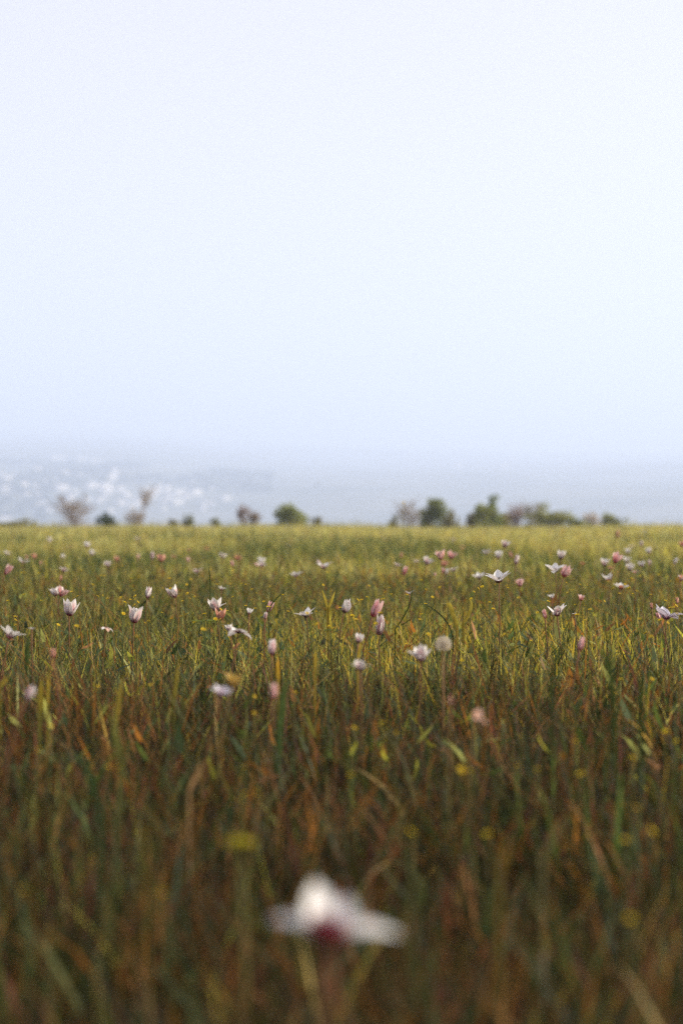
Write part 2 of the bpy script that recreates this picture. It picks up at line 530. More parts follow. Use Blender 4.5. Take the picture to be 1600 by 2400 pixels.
WF = {'bud': 0.36, 'cup': 0.80, 'flare': 1.15, 'star': 1.55, 'flat': 1.85, 'droop': 1.75, 'half': 1.15}
CZ = {'bud': 0.5, 'cup': 0.5, 'flare': 0.48, 'star': 0.33, 'flat': 0.15, 'droop': 0.02, 'half': 0.45}
GROUND_STEM = (0.13, 0.075, 0.030)

def tulip(px, py, size, kind, tint, tilt, label, L0=0.038, arcs=None, rot=None, wide=1.2, short=None, thick=1.0, leaves=0, fore=-6.0, group=None):
    """px, py: centre of the head in the photograph; size: its width (height for buds) in pixels; tilt: lean in degrees (+ right); fore: lean to the lens"""
    ext = L0 * (WF[kind] if kind != 'bud' else 1.0)
    d = F * ext / size
    z = HC - (py - YH) * d / F
    lo, hi = 0.205, 0.315
    if z < lo or z > hi:
        zc = min(max(z, lo), hi)
        if py - YH > 14:
            d = F * (HC - zc) / (py - YH)
    d = min(d, 40.0)
    L = 1.14 * size * d / F / (WF[kind] if kind != 'bud' else 1.0)
    tilt += random.Random(int(px * 3 + py)).uniform(-15, 15) if d > 1 else 0
    if tint == 'n' and size > 12 and d > 1 and random.Random(int(px * 9 + py)).random() < .55: tint = 'w'
    fore += random.Random(int(px * 5 + py)).uniform(-12, 10) if d > 1 else 0
    head = at(px, py, d)
    gz = float(zt(head.x, head.y))
    t = rad(tilt); fo = rad(fore)
    axis = Vector((math.sin(t), -math.sin(fo), math.cos(t) * math.cos(fo))).normalized()
    hb_ = head - axis * (L * CZ[kind])
    rr = random.Random(int(px * 7 + py * 131))
    base = Vector((hb_.x - math.sin(t) * 0.05 + rr.uniform(-.012, .012), hb_.y + rr.uniform(-.01, .03), 0))
    base.z = float(zt(base.x, base.y))
    o = empty('wild_tulip', base)
    tag(o, label, 'flower', group or 'wild tulips in the meadow')
    # stem
    h = hb_ - base
    pts = []
    for i in range(7):
        u = i / 6
        p = Vector((h.x * u, h.y * u, h.z * u))
        bow = math.sin(math.pi * u) * 0.012
        p += Vector((rr.uniform(-.0015, .0015) - math.sin(t) * bow * 1.5, 0, 0))
        pts.append(p)
    pts[-1] = h
    mb = MB()
    g0 = np.array((0.075, 0.085, 0.03)); g1 = np.array((0.20, 0.085, 0.045)) if tint in 'wdpnv' else np.array((0.22, 0.13, 0.05))
    n = 6
    mb.tube(pts, [(0.0019 - 0.0007 * i / 6) * thick for i in range(7)], (1, 1, 1), n)
    mb.c = [tuple(g0 * (1 - (i // n) / 6) + g1 * ((i // n) / 6)) for i in range(7 * n)]
    mb.build('stem', M_STEM, o)
    q = Vector((0, 0, 1)).rotation_difference(axis)
    r0 = (rr.uniform(5, 55) if kind in ('bud', 'cup', 'flare') else rr.uniform(0, 60)) if rot is None else rot
    for k in range(6):
        outer = k % 2 == 0
        arc = arcs[k] if arcs else kind
        tk = tint
        if arc is None:
            continue
        if ':' in arc:
            arc, tk = arc.split(':')
        p = obj('petal', petal_mesh(arc, tk, outer), o)
        p.rotation_mode = 'QUATERNION'
        jit = Quaternion((0, 1, 0), rad(rr.uniform(-7, 7)))
        p.rotation_quaternion = q @ Quaternion((0, 0, 1), rad(r0 + 60 * k + rr.uniform(-8, 8))) @ jit
        p.location = hb_ - base
        sc = L * (1.0 if outer else 0.93) * rr.uniform(0.94, 1.05)
        if short and k in short: sc *= short[k]
        p.scale = (sc, sc * wide, sc)
    # pistil and stamens
    if kind not in ('bud',) and size > 24:
        mb = MB()
        qm = q.to_matrix()
        for k in range(6):
            a = k * math.pi / 3
            tip = qm @ Vector((math.cos(a) * .10 * L, math.sin(a) * .10 * L, .30 * L))
            mb.tube([hb_ - base, hb_ - base + tip], [L * .012, L * .03], (0.10, 0.03, 0.05), 4)
        mb.tube([hb_ - base, hb_ - base + qm @ Vector((0, 0, .26 * L))], [L * .05, L * .04], (0.35, 0.36, 0.10), 5)
        mb.build('stamens', M_STEM, o)
    for k in range(leaves):
        az = rr.uniform(0, 6.28)
        ln = rr.uniform(.13, .19)
        lp = []
        for i in range(7):
            u = i / 6
            lp.append(Vector((math.cos(az) * ln * .55 * u ** 1.6, math.sin(az) * ln * .55 * u ** 1.6, ln * (u - .35 * u * u))))
        v, f, c = leaf_strip(lp, [0.009 * (0.5 + 1.6 * u * (1 - u)) * (1 - u ** 3) + 0.0006 for u in [i / 6 for i in range(7)]],
                             Vector((-math.sin(az), math.cos(az), 0)), (0.05, 0.075, 0.04), (0.07, 0.09, 0.04))
        mb = MB(); mb.add(v, f, c); mb.build('leaf', M_LEAF, o)
    return o

T = tulip
# the big blurred one in front
T(772, 2180, 268, 'flat', 'n', 6, 'large blurred white tulip in front with a dark red base', L0=0.0312, rot=2, leaves=2, fore=-3, wide=1.65, thick=2.2,
  short={0: 1.0, 1: .80, 2: .84, 3: .98, 4: .58, 5: .50}, arcs=['flat', 'half', 'half', 'flat', 'cup:m', 'cup:m'])
# middle, sharp
T(1167, 1352, 57, 'star', 'd', 0, 'biggest sharp white tulip, broad petals on a tall brown stem', leaves=2, fore=-4, rot=20, arcs=['star', 'half', 'star', 'star', 'flat', 'star'])
T(1122, 1350, 31, 'star', 'd', 0, 'white star tulip with maroon throat touching the biggest white tulip', fore=2, rot=90)
T(1300, 1337, 52, 'flat', 'd', -3, 'white tulip with drooping petals and a dark red centre facing the lens', fore=4, rot=20, arcs=['flat', 'star', 'star', 'half', 'flat', 'star'])
T(1325, 1338, 22, 'cup', 'p', 14, 'pale pink tulip tucked behind the drooping white one')
T(1304, 1432, 50, 'star', 'w', 4, 'large white tulip with one tall ear petal and red base', fore=-8, rot=150, arcs=['half', None, 'star', 'half', 'star', 'flat'], leaves=1)
T(1275, 1438, 20, 'bud', 'p', -18, 'small crimson bud just beside the white ear petal tulip')
T(1560, 1437, 62, 'star', 'v', 12, 'large greyish white tulip with one petal stretched sideways, near the picture edge', rot=165, fore=-6, arcs=['half', 'star', None, 'flat', 'flat', 'half'], leaves=1)
T(1541, 1443, 18, 'bud', 'p', -35, 'dark pink bud against the greyish white tulip')
T(1423, 1353, 32, 'star', 'n', 4, 'white tulip with one upright petal and one thin sideways petal', rot=175, arcs=['half', None, 'half', None, 'flat', 'star'])
T(1454, 1374, 34, 'star', 'o', 3, 'white tulip with orange underside, below the upright petal tulip', rot=30, arcs=['star:n', 'half:n', 'star:n', 'star:n', 'flat:o', 'star:n'])
T(1361, 1400, 17, 'flare', 'p', 0, 'small pink and white tulip sunk in the grass right of centre')
T(1361, 1508, 30, 'bud', 'p', 10, 'pink and white bud alone among blurred dark blades')
T(985, 1531, 45, 'half', 'w', 8, 'white tulip with crimson cheek beside the dandelion clock', fore=-6, rot=25, arcs=['half', 'half', 'cup', 'star', 'half', 'cup'], leaves=2)
T(843, 1562, 41, 'star', 'w', 3, 'low white tulip with two wing petals below the golden blade', rot=10, arcs=['star', 'half', 'half', 'star', 'half', 'half'], leaves=1)
T(842, 1494, 18, 'cup', 'n', 20, 'small pale tulip above the low white winged one')
T(811, 1419, 31, 'bud', 'd', 8, 'narrow white tulip with a nearly black red base', rot=20, arcs=['bud', 'half', 'bud', 'bud', 'cup', 'bud'])
T(883, 1424, 41, 'bud', 'p', 14, 'tall pink striped bud, upper of the close pair', leaves=1)
T(890, 1464, 42, 'bud', 'w', 10, 'white and crimson striped bud, lower of the close pair', leaves=1)
T(716, 1437, 44, 'star', 'd', 0, 'white tulip with two raised wings and a maroon base', rot=0, arcs=['star', 'half', 'flat', 'star', 'star', 'flat'])
T(633, 1421, 26, 'bud', 'p', 28, 'pink bud leaning in the golden grass, upper of two')
T(622, 1442, 16, 'bud', 'n', 6, 'small pale bud under the leaning pink bud')
T(585, 1431, 12, 'cup', 'n', 0, 'tiny white flower with a yellow heart in the grass')
T(693, 1346, 30, 'star', 'n', 0, 'neat white five pointed star tulip with a dark stem', rot=15, fore=-4)
T(759, 1326, 34, 'star', 'w', 6, 'white open tulip with a pale bud at its shoulder', rot=5, fore=-8)
T(747, 1319, 14, 'bud', 'n', -24, 'pale bud at the shoulder of the white open tulip')
T(613, 1324, 24, 'star', 'w', 14, 'white tulip with red lips leaning on a bare orange stem', rot=25)
T(613, 1313, 14, 'cup', 'n', 10, 'pale cup right behind the leaning red lipped tulip')
T(601, 1323, 10, 'bud', 'p', -30, 'crimson bud stuck to the leaning red lipped tulip')
T(559, 1484, 60, 'droop', 'd', 14, 'white tulip with petals hanging over maroon undersides', fore=-4, rot=10, arcs=['droop', 'flat', 'droop', 'flat', 'droop', 'flat'], leaves=1)
T(637, 1515, 35, 'bud', 'w', 6, 'white bud with a bright crimson side', leaves=1)
T(642, 1619, 34, 'bud', 'p', 16, 'blurred dusky pink bud below a golden blade')
T(520, 1622, 46, 'star', 'v', 16, 'blurred lavender tulip beside the yellow crumpled one', rot=20, arcs=['half', 'half', 'star', 'flat', 'half', 'star'])
T(548, 1594, 38, 'half', 'y', 20, 'crumpled yellow faded tulip above the lavender one', rot=40)
T(505, 1416, 36, 'half', 'w', 0, 'white open tulip with striped petals behind a peach one', rot=30, fore=-6, arcs=['star', 'half', 'half', 'cup', 'half', 'half'], leaves=1)
T(518, 1438, 22, 'cup', 'o', 0, 'peach pink cup in front of the striped white tulip')
T(520, 1379, 20, 'star', 'n', 0, 'small ragged white tulip above the striped white one')
T(463, 1337, 24, 'star', 'n', 0, 'white tulip with two spread petals beside a dark blade', rot=0, arcs=['star', None, 'flat', 'star', 'star', None])
T(317, 1439, 44, 'flare', 'w', 4, 'flared white tulip with strong crimson stripes', rot=85, leaves=1)
T(406, 1386, 22, 'cup', 'w', -3, 'small white cup with one red stripe beside the slim pink bud', rot=90)
T(348, 1388, 25, 'bud', 'w', 4, 'slim pink striped bud left of the small striped cup')
T(166, 1422, 30, 'cup', 'w', 6, 'tall white cup with a red streak on its shaded side', rot=70, leaves=1)
T(129, 1385, 26, 'flare', 'd', -6, 'red and white tulip showing a dark throat, left of a touching pair', fore=0)
T(148, 1386, 28, 'half', 'p', 22, 'pink tulip with a long white petal, right of a touching pair', rot=0)
T(150, 1335, 22, 'star', 'w', 8, 'white tulip with one red edged petal above the touching pair')
T(143, 1354, 11, 'bud', 'o', 0, 'pale peach bud just under the red edged tulip')
T(252, 1321, 17, 'half', 'n', 2, 'white two eared tulip with a pink foot beside a dark twig')
T(55, 1314, 26, 'star', 'n', 8, 'white tulip with a folded heart shaped petal, high by the picture edge', rot=170, arcs=['half', 'half', None, 'flat', 'star', None])
T(20, 1335, 24, 'bud', 'p', 30, 'leaning pink bud under the folded white tulip')
T(17, 1296, 16, 'star', 'n', 6, 'small white flower high against the picture edge')
T(27, 1484, 56, 'star', 'n', 6, 'wide open white tulip low by the picture edge with finger like petals', rot=10, fore=-4, leaves=1)
T(76, 1473, 14, 'star', 'n', 0, 'tiny white flower next to the wide open edge tulip')
T(250, 1473, 28, 'droop', 'o', 4, 'peach bellied tulip with drooping white tips', arcs=['droop:n', 'droop:o', 'droop:n', 'droop:o', 'droop:n', 'droop:o'])
T(125, 1530, 22, 'bud', 'o', 4, 'upright peach bud alone in dark grass')
T(72, 1624, 34, 'bud', 'w', 24, 'blurred crimson and white bud beside yellow blades')
T(537, 1470, 14, 'cup', 'n', 0, 'little pale bloom between the peach cup and hanging tulip')
T(1055, 1641, 22, 'bud', 'o', 4, 'blurred peach bud up and left of the drooping peach tulip')
T(1118, 1682, 48, 'droop', 'o', 18, 'blurred salmon coloured faded tulip with drooping petals', rot=262, wide=1.5, arcs=['droop', 'droop', None, 'half', None, 'flat'])
T(959, 1390, 22, 'flat', 'n', 0, 'thin white tulip crossed by a dark blade', arcs=['star', None, 'flat', 'star', None, None], rot=0)
# row of smaller ones towards the middle distance
T(931, 1324, 19, 'star', 'n', 6, 'white two petalled tulip on a slanting stem')
T(949, 1337, 20, 'bud', 'p', 14, 'pink and white bud below the slanting stem tulip')
T(940, 1301, 12, 'bud', 'o', 0, 'tiny pale peach bud above the slanting stem tulip')
T(976, 1315, 16, 'star', 'n', 0, 'small white flower left of the pink striped open one')
T(1002, 1314, 23, 'half', 'w', 16, 'white tulip with one raised petal and pink markings', rot=5)
T(1031, 1299, 27, 'flare', 'p', 0, 'rosy tulip with spread white tips, tallest of its cluster', rot=85)
T(1058, 1300, 24, 'half', 'p', 22, 'pink based white tulip right of the tallest rosy one')
T(1063, 1334, 20, 'star', 'w', -2, 'white tulip with pink heart, left of the maroon throated star')
T(1047, 1339, 13, 'bud', 'n', 24, 'thin white bud left of the pink hearted tulip')
T(1038, 1337, 12, 'bud', 'p', 0, 'dusky rose bud beside the thin white bud')
T(1041, 1320, 13, 'cup', 'o', 0, 'orange pink bloom under the tallest rosy tulip')
T(1019, 1346, 9, 'bud', 'p', 0, 'tiny red bud low in the rosy cluster')
T(1061, 1265, 13, 'star', 'n', 0, 'small far white flower above the rosy cluster')
T(1083, 1283, 12, 'star', 'o', 12, 'small far pinkish flower up and right of the rosy cluster')
T(1183, 1274, 22, 'half', 'n', 0, 'tall white tulip standing highest above the biggest white one', rot=30, L0=0.034)
T(1139, 1294, 21, 'star', 'd', 4, 'white tulip with red throat left of two small white cups', rot=0)
T(1168, 1299, 15, 'cup', 'n', 0, 'small white cup below the tall highest white tulip')
T(1210, 1311, 22, 'bud', 'n', 24, 'slanting pale pink bud on a long slanting stem')
T(1196, 1300, 14, 'bud', 'o', -14, 'faint peach bud up and left of the slanting pink one')
T(1217, 1364, 15, 'cup', 'p', 2, 'small pinkish white cup in grass right of the biggest tulip')
T(1315, 1299, 17, 'cup', 'n', 0, 'squat white cup alone above the drooping white tulip')
T(1365, 1321, 14, 'star', 'o', 0, 'faint pinkish flower between the squat cup and white cluster')
T(1292, 1397, 15, 'half', 'n', 4, 'faint white flower above the ear petal tulip')
T(1344, 1438, 11, 'flat', 'n', 0, 'tiny flat white flower right of the ear petal tulip')
T(1416, 1317, 22, 'half', 'n', -10, 'white tulip at the start of the far cluster')
T(1429, 1331, 15, 'star', 'o', 10, 'pinkish white flower low beside the start of the far cluster')
T(1444, 1306, 20, 'cup', 'p', 16, 'salmon pink cup topping the far cluster')
T(1468, 1311, 17, 'half', 'n', 4, 'white tulip with pink edge right of the salmon cup')
T(1475, 1329, 21, 'half', 'd', 16, 'white tulip with wine red cheek in the far cluster')
T(1487, 1340, 16, 'star', 'p', 4, 'white and pink tulip lowest in the far cluster')
T(1502, 1321, 17, 'half', 'n', 10, 'white tulip right of the wine red cheeked one')
T(1520, 1318, 13, 'bud', 'n', -4, 'slim white bud at the right end of the far cluster')
T(1518, 1289, 12, 'cup', 'n', 0, 'small round white flower standing apart at far right')
T(1479, 1281, 12, 'star', 'n', 0, 'far white flower, upper of a close pair')
T(1470, 1290, 10, 'cup', 'n', 0, 'far cream flower, lower of a close pair')
T(1502, 1274, 13, 'bud', 'n', 0, 'far pale upright bud right of the close pair')
T(1447, 1251, 16, 'bud', 'o', 6, 'far peach bud close under the pale green shrub')
T(1509, 1245, 10, 'star', 'n', 0, 'farthest tiny white flower near the bright corner of the field')
T(1596, 1354, 18, 'half', 'o', 0, 'white and orange tulip half cut by the right picture edge', arcs=['half:n', 'half:o', 'half:n', 'half:o', 'half:n', 'half:n'])
T(1585, 1407, 14, 'bud', 'o', 4, 'small peach bud below the half cut tulip')
T(1525, 1419, 14, 'bud', 'o', -8, 'pale pink bud above the greyish white tulip')
T(1597, 1274, 12, 'cup', 'o', 0, 'far orange pink flower cut by the right picture edge')
T(1582, 1314, 15, 'bud', 'n', 20, 'faint pale bud above the half cut tulip')
# far small ones towards the left
T(522, 1302, 17, 'half', 'w', 8, 'small white tulip with red side among orange grass')
T(441, 1311, 12, 'bud', 'p', -10, 'small pink bud beside a dark bent blade')
T(443, 1290, 13, 'star', 'o', 0, 'faint peach flower above the small pink bud')
T(485, 1286, 13, 'star', 'o', 12, 'far pink flower between faint peach and red sided ones')
T(558, 1307, 17, 'half', 'o', 0, 'pale peach tulip right of the red sided white one')
T(544, 1320, 13, 'bud', 'p', 6, 'pink bud under the pale peach tulip')
T(358, 1302, 17, 'bud', 'w', -4, 'upright white and pink bud, left of three pale ones')
T(378, 1307, 16, 'cup', 'o', 0, 'peach cup, middle of three pale ones')
T(408, 1305, 15, 'star', 'o', 16, 'blurred peach flower, right of three pale ones')
T(324, 1304, 10, 'bud', 'p', 0, 'tiny pink bud left of three pale ones')
T(323, 1263, 14, 'star', 'n', 0, 'far white flower alone below the bare tree')
T(205, 1275, 12, 'cup', 'n', 0, 'far white flower with pink foot below the dark round bush')
T(216, 1294, 11, 'cup', 'n', 0, 'far cream flower under the pink footed one')
T(165, 1282, 14, 'flat', 'o', 0, 'far flat cream flower below the brown bare bush')
T(117, 1264, 9, 'cup', 'n', 0, 'faintest far cream dot left of the flat cream flower')
T(81, 1303, 10, 'cup', 'o', 0, 'far peach dot right of the folded white tulip')
T(63, 1306, 9, 'bud', 'o', 0, 'far orange bud touching the folded white tulip')
T(96, 1319, 9, 'bud', 'o', 0, 'far pink dot below the peach dot')
T(274, 1309, 10, 'cup', 'o', 0, 'far brownish flower right of the two eared tulip')
T(148, 1303, 8, 'cup', 'n', 0, 'far greenish white dot above the red edged tulip')
T(676, 1279, 10, 'flat', 'n', 0, 'far pale flat flower in the middle of the field')

# ------------------------------------------------------------------ small yellow flowers
def button_mesh():
    mb = MB()
    n = 7
    for k in range(n):                                 # little rounded petals round a domed eye
        a = 2 * math.pi * k / n
        v = []
        for (r_, da, z_) in ((0.18, -.30, .02), (0.42, -.40, .10), (0.52, 0, .16), (0.42, .40, .10), (0.18, .30, .02)):
            v.append((math.cos(a + da) * r_, math.sin(a + da) * r_, z_))
        mb.add(v, [(0, 1, 2, 3, 4)], (0.80, 0.58, 0.03))
    ring = [(math.cos(2 * math.pi * k / 8) * .24, math.sin(2 * math.pi * k / 8) * .24, .05) for k in range(8)]
    mb.add(ring + [(0, 0, .22)], [(k, (k + 1) % 8, 8) for k in range(8)], (0.62, 0.36, 0.02))
    cup = [(math.cos(2 * math.pi * k / 8) * .22, math.sin(2 * math.pi * k / 8) * .22, .04) for k in range(8)]
    mb.add(cup + [(0, 0, -.22)], [((k + 1) % 8, k, 8) for k in range(8)], (0.10, 0.13, 0.03))
    return mesh('blossom', mb.v, mb.f, mb.c, [M_PETAL])
BUTTON = button_mesh()
SPRIG = {}
def sprig_mesh(k):
    if k not in SPRIG:
        r_ = random.Random(k)
        mb = MB()
        bx, by = r_.uniform(-.02, .02), r_.uniform(-.02, .02)
        mb.tube([(bx * (1 - u) ** 2, by * (1 - u) ** 2, -u_) for u, u_ in ((1, 0), (.66, .34), (.33, .67), (0, 1))][::-1] if False else
                [(bx, by, 0), (bx * .5, by * .5, .4), (bx * .12, by * .12, .75), (0, 0, 1)], [.0011, .001, .0008, .0007], (0.09, 0.10, 0.03), 4)
        SPRIG[k] = mesh('stem', mb.v, mb.f, mb.c, [M_STEM])
    return SPRIG[k]

def button(px, py, size, label, group='small yellow meadow flowers', d=None, dia=0.010):
    if d is None:
        d = F * dia / size
        z = HC - (py - YH) * d / F
        if z < 0.15 or z > 0.24:
            d = F * (HC - min(max(z, 0.15), 0.24)) / (py - YH)
    D = size * d / F
    p = at(px, py, d)
    base = Vector((p.x, p.y, float(zt(p.x, p.y))))
    o = empty('yellow_flower', base)
    tag(o, label, 'flower', group)
    h = p.z - base.z
    s = obj('stem', sprig_mesh(random.randrange(6)), o); s.scale = (1, 1, h)
    b = obj('blossom', BUTTON, o)
    b.location = (0, 0, h); b.scale = (D, D, D)
    b.rotation_euler = (random.uniform(-.1, .9), random.uniform(-.4, .4), random.uniform(0, 6))
    return o

for a in [
    (91, 1758, 17, 'bright round yellow flower, clearest one in the blurred lower left'),
    (121, 1702, 12, 'small yellow flower up and right of the clearest lower left one'),
    (256, 1797, 11, 'dim yellow flower, left of a close pair under the pale bent blade'),
    (280, 1799, 13, 'yellow flower, right of a close pair under the pale bent blade'),
    (439, 1725, 11, 'yellow flower below the lavender tulip'),
    (597, 1633, 11, 'yellow flower left of the blurred dusky pink bud'),
    (597, 1671, 11, 'orange yellow flower below the one left of the dusky pink bud'),
    (692, 1623, 11, 'yellow flower right of the blurred dusky pink bud'),
    (571, 1799, 10, 'dull yellow flower low in the middle of the dark grass'),
    (602, 1858, 13, 'dull yellow flower, right of a faint low pair'),
    (571, 1863, 12, 'faint orange flower, left of a faint low pair'),
    (56, 2085, 22, 'blurred yellow flower low by the left picture edge'),
    (385, 2092, 24, 'blurred yellow flower left of the large front tulip'),
    (354, 1605, 10, 'yellow flower right of the upright golden leaf'),
    (230, 1609, 11, 'yellow flower left of the upright golden leaf'),
    (1080, 1804, 19, 'bright yellow flower, left of a close low pair'),
    (1103, 1808, 14, 'smaller yellow flower, right of a close low pair'),
    (1358, 1814, 18, 'brightest round yellow flower in the blurred lower right'),
    (1441, 1624, 12, 'crisp yellow flower at the tip of a slanting stalk, right side'),
    (1559, 1715, 16, 'orange yellow flower below the lime leafy herb'),
    (1582, 1738, 14, 'orange flower just right of the orange yellow one by the edge'),
    (1480, 1776, 14, 'dim orange flower between the brightest round one and the edge'),
    (1347, 1738, 13, 'pale yellow flower above the brightest round one'),
    (1213, 1794, 11, 'faint yellow flower left of the brightest round one'),
    (1260, 1803, 13, 'faint orange flower closest left of the brightest round one'),
    (1525, 1947, 26, 'large blurred yellow flower low at right'),
    (1465, 1968, 20, 'dim blurred yellow flower left of the large low right one'),
    (1489, 1893, 14, 'faint yellow flower above the large low right one'),
    (1142, 1955, 22, 'dim blurred yellow flower above the front tulip, right of centre'),
    (963, 1950, 20, 'faint blurred yellow flower straight above the front tulip'),
    (1477, 2153, 24, 'faint blurred yellow flower lowest at right'),
    (823, 1817, 15, 'dull orange flower under the middle of the picture'),
    (831, 1706, 13, 'orange yellow flower below the low winged white tulip'),
    (928, 1718, 13, 'yellow flower low between the winged tulip and salmon tulip'),
    (894, 1696, 14, 'yellow flower cluster tip above the low between one'),
    (926, 1617, 10, 'small yellow flower left of the blurred peach bud'),
    (1179, 1691, 10, 'small yellow flower right of the salmon coloured tulip'),
    (1220, 1725, 12, 'small yellow flower low right of the salmon coloured tulip'),
    (1243, 1502, 8, 'tiny bright yellow flower below the ear petal tulip'),
    (1320, 1474, 8, 'tiny yellow flower right below the ear petal tulip'),
    (38, 1518, 10, 'yellow flower under the wide open edge tulip'),
    (835, 1452, 11, 'bright yellow flower left of the white and crimson bud'),
    (1446, 1534, 9, 'yellow flower right of the lone pink and white bud'),
    (1453, 1592, 10, 'yellow flower among dark arching blades at right'),
    (1527, 1592, 12, 'orange flower among dark arching blades near the edge'),
    (1107, 1566, 10, 'yellow flower below the dandelion clock'),
    (1082, 1548, 9, 'yellow flower right below the dandelion clock'),
    (953, 1509, 9, 'yellow flower left of the crimson cheeked tulip'),
]:
    button(*a)
# the many alike ones that dot the sharp middle of the meadow
for k in range(215):
    yy = random.triangular(1305, 1500, 1375)
    xx = random.uniform(0, 1600)
    d = F * (HC - random.uniform(0.185, 0.235)) / (yy - YH)
    button(xx, yy, F * random.uniform(.007, .011) / d, 'tiny yellow flower dotting the sharp grass in the middle of the meadow', 'tiny yellow dots in the middle grass', d=d)

# ------------------------------------------------------------------ dandelion clock
d = 2.35
p = at(1038, 1510, d)
base = Vector((p.x - .004, p.y + .01, float(zt(p.x, p.y))))
o = empty('dandelion_clock', base)
tag(o, 'fluffy round dandelion seed head on a brown stalk', 'dandelion')
mb = MB(); h = p - base
mb.tube([(0, 0, 0), h * .5 + Vector((.002, 0, 0)), h - Vector((0, 0, .004))], [.0022, .0019, .0017], (0.20, 0.12, 0.055), 6)
mb.build('stalk', M_STEM, o)
mb = MB()
mb.tube([h - Vector((0, 0, .005)), h - Vector((0, 0, .001)), h + Vector((0, 0, .003))], [.0025, .0042, .002], (0.13, 0.08, 0.05), 8)
mb.build('receptacle', M_STEM, o)
mb = MB()
for k in range(170):
    zz = 1 - 1.72 * (k + .5) / 170
    aa = k * 2.39996
    dr = Vector((math.cos(aa) * math.sqrt(max(1 - zz * zz, 0)), math.sin(aa) * math.sqrt(max(1 - zz * zz, 0)), zz))
    r0 = .0115
    u = dr.orthogonal().normalized(); w = dr.cross(u)
    mb.add([h + dr * .004 + u * .00012, h + dr * .004 - u * .00012, h + dr * r0], [(0, 1, 2)], (0.50, 0.42, 0.30))
    for j in range(9):
        b = 2 * math.pi * j / 9
        e = u * math.cos(b) + w * math.sin(b)
        t_ = h + dr * (r0 + .0024) + e * .0036
        s_ = dr.cross(e) * .00022
        mb.add([h + dr * r0 + s_, h + dr * r0 - s_, t_], [(0, 1, 2)], (0.64, 0.57, 0.46))
fz = mb.build('seed_fluff', M_PETAL, o, False); fz['kind'] = 'stuff'

# ------------------------------------------------------------------ single leaves that stand out
def blade(px0, py0, px1, py1, wpx, c0, c1, label, d=None, bow=0.0, name='grass_leaf', tipfrac=0.15, mid=None):
    """a leaf from a foot pixel over an optional bend pixel to a tip pixel, all about d metres ahead"""
    a = at(px0, py0, d); b = at(px1, py1, d * 0.985)
    m_ = at(mid[0], mid[1], d * 0.99) if mid else (a + b) / 2 + Vector((bow, 0, abs(bow) * .3))
    foot = Vector((a.x, a.y, float(zt(a.x, a.y))))
    o = empty(name, foot)
    tag(o, label, 'leaf', 'leaves that stand out of the grass')
    pts = []
    for i in range(13):
        u = i / 12
        q = a * (1 - u) ** 2 + (2 * m_ - (a + b) / 2) * 2 * u * (1 - u) + b * u * u if mid is None else None
        if mid:
            q = a.lerp(m_, u * 2) if u < .5 else m_.lerp(b, u * 2 - 1)
        pts.append(q)
    if mid:                                   # soften the kink
        for _ in range(2):
            pts = [pts[0]] + [(pts[i - 1] + pts[i] * 2 + pts[i + 1]) / 4 for i in range(1, 12)] + [pts[-1]]
    if pts[0].z > foot.z + .02:
        pts = [foot] + pts
    n = len(pts); W = 0.8 * wpx * d / F
    ws = [W * (0.55 + 1.5 * (i / (n - 1)) * (1 - i / (n - 1))) * (1 - (i / (n - 1)) ** 4) + W * .04 for i in range(n)]
    v, f, c = leaf_strip([q - foot for q in pts], ws, Vector((0.95, random.uniform(-.4, .4), 0.1)), c0, c1)
    mb = MB(); mb.add(v, f, c); mb.build('blade', M_LEAF, o)
    mb = MB()
    r0 = pts[1] - foot
    mb.tube([(0, 0, 0), r0 * .25, r0 * .5], [W * .42, W * .40, W * .30], c0, 6)
    mb.build('sheath', M_STEM, o)
    return o
GOLD, GOLD2 = (0.20, 0.16, 0.04), (0.42, 0.32, 0.06)
DKG, DKG2 = (0.030, 0.048, 0.018), (0.035, 0.055, 0.020)
GRN, GRN2 = (0.050, 0.085, 0.035), (0.075, 0.11, 0.045)
blade(268, 1720, 288, 1578, 15, (0.24, 0.20, 0.05), GOLD2, 'upright golden pointed leaf left of the lavender tulip', d=2.1)
blade(285, 1800, 265, 1660, 20, (0.10, 0.10, 0.035), (0.30, 0.30, 0.09), 'pale lime leaf leaning left with a blunt bent top', d=1.75)
blade(405, 1660, 420, 1540, 14, (0.10, 0.10, 0.03), (0.36, 0.28, 0.06), 'pointed yellow green leaf left of the yellow crumpled tulip', d=2.3)
blade(95, 1690, 98, 1585, 18, (0.16, 0.15, 0.04), (0.46, 0.34, 0.05), 'broad yellow leaf, left of two beside the blurred crimson bud', d=2.1)
blade(112, 1660, 116, 1570, 10, (0.18, 0.15, 0.04), (0.46, 0.34, 0.05), 'narrow yellow leaf, right of two beside the blurred crimson bud', d=2.15)
blade(0, 1610, 18, 1585, 14, GOLD, GOLD2, 'golden leaf tip cut by the left picture edge', d=2.1)
blade(652, 1600, 650, 1540, 12, GOLD, (0.60, 0.36, 0.04), 'short orange gold leaf under the crimson sided bud', d=2.4)
blade(838, 1545, 846, 1502, 9, GOLD, GOLD2, 'golden stalk like leaf above the low winged tulip', d=2.5)
blade(738, 1570, 740, 1520, 10, GOLD, GOLD2, 'yellow leaf left of the low winged tulip', d=2.5)
blade(655, 1710, 672, 1570, 22, GRN, GRN2, 'wide grey green leaf right of the dusky pink bud', d=2.0)
blade(62, 1560, 68, 1487, 14, GRN, (0.09, 0.13, 0.05), 'wide green leaf under the wide open edge tulip', d=2.6)
blade(1395, 1640, 1425, 1530, 13, DKG, DKG2, 'dark arching leaf bending flat to the left, lower right', d=1.9, bow=.02)
blade(1440, 1640, 1350, 1548, 15, DKG, DKG2, 'dark leaf folded over into a hook at right', d=1.8, mid=(1415, 1520))
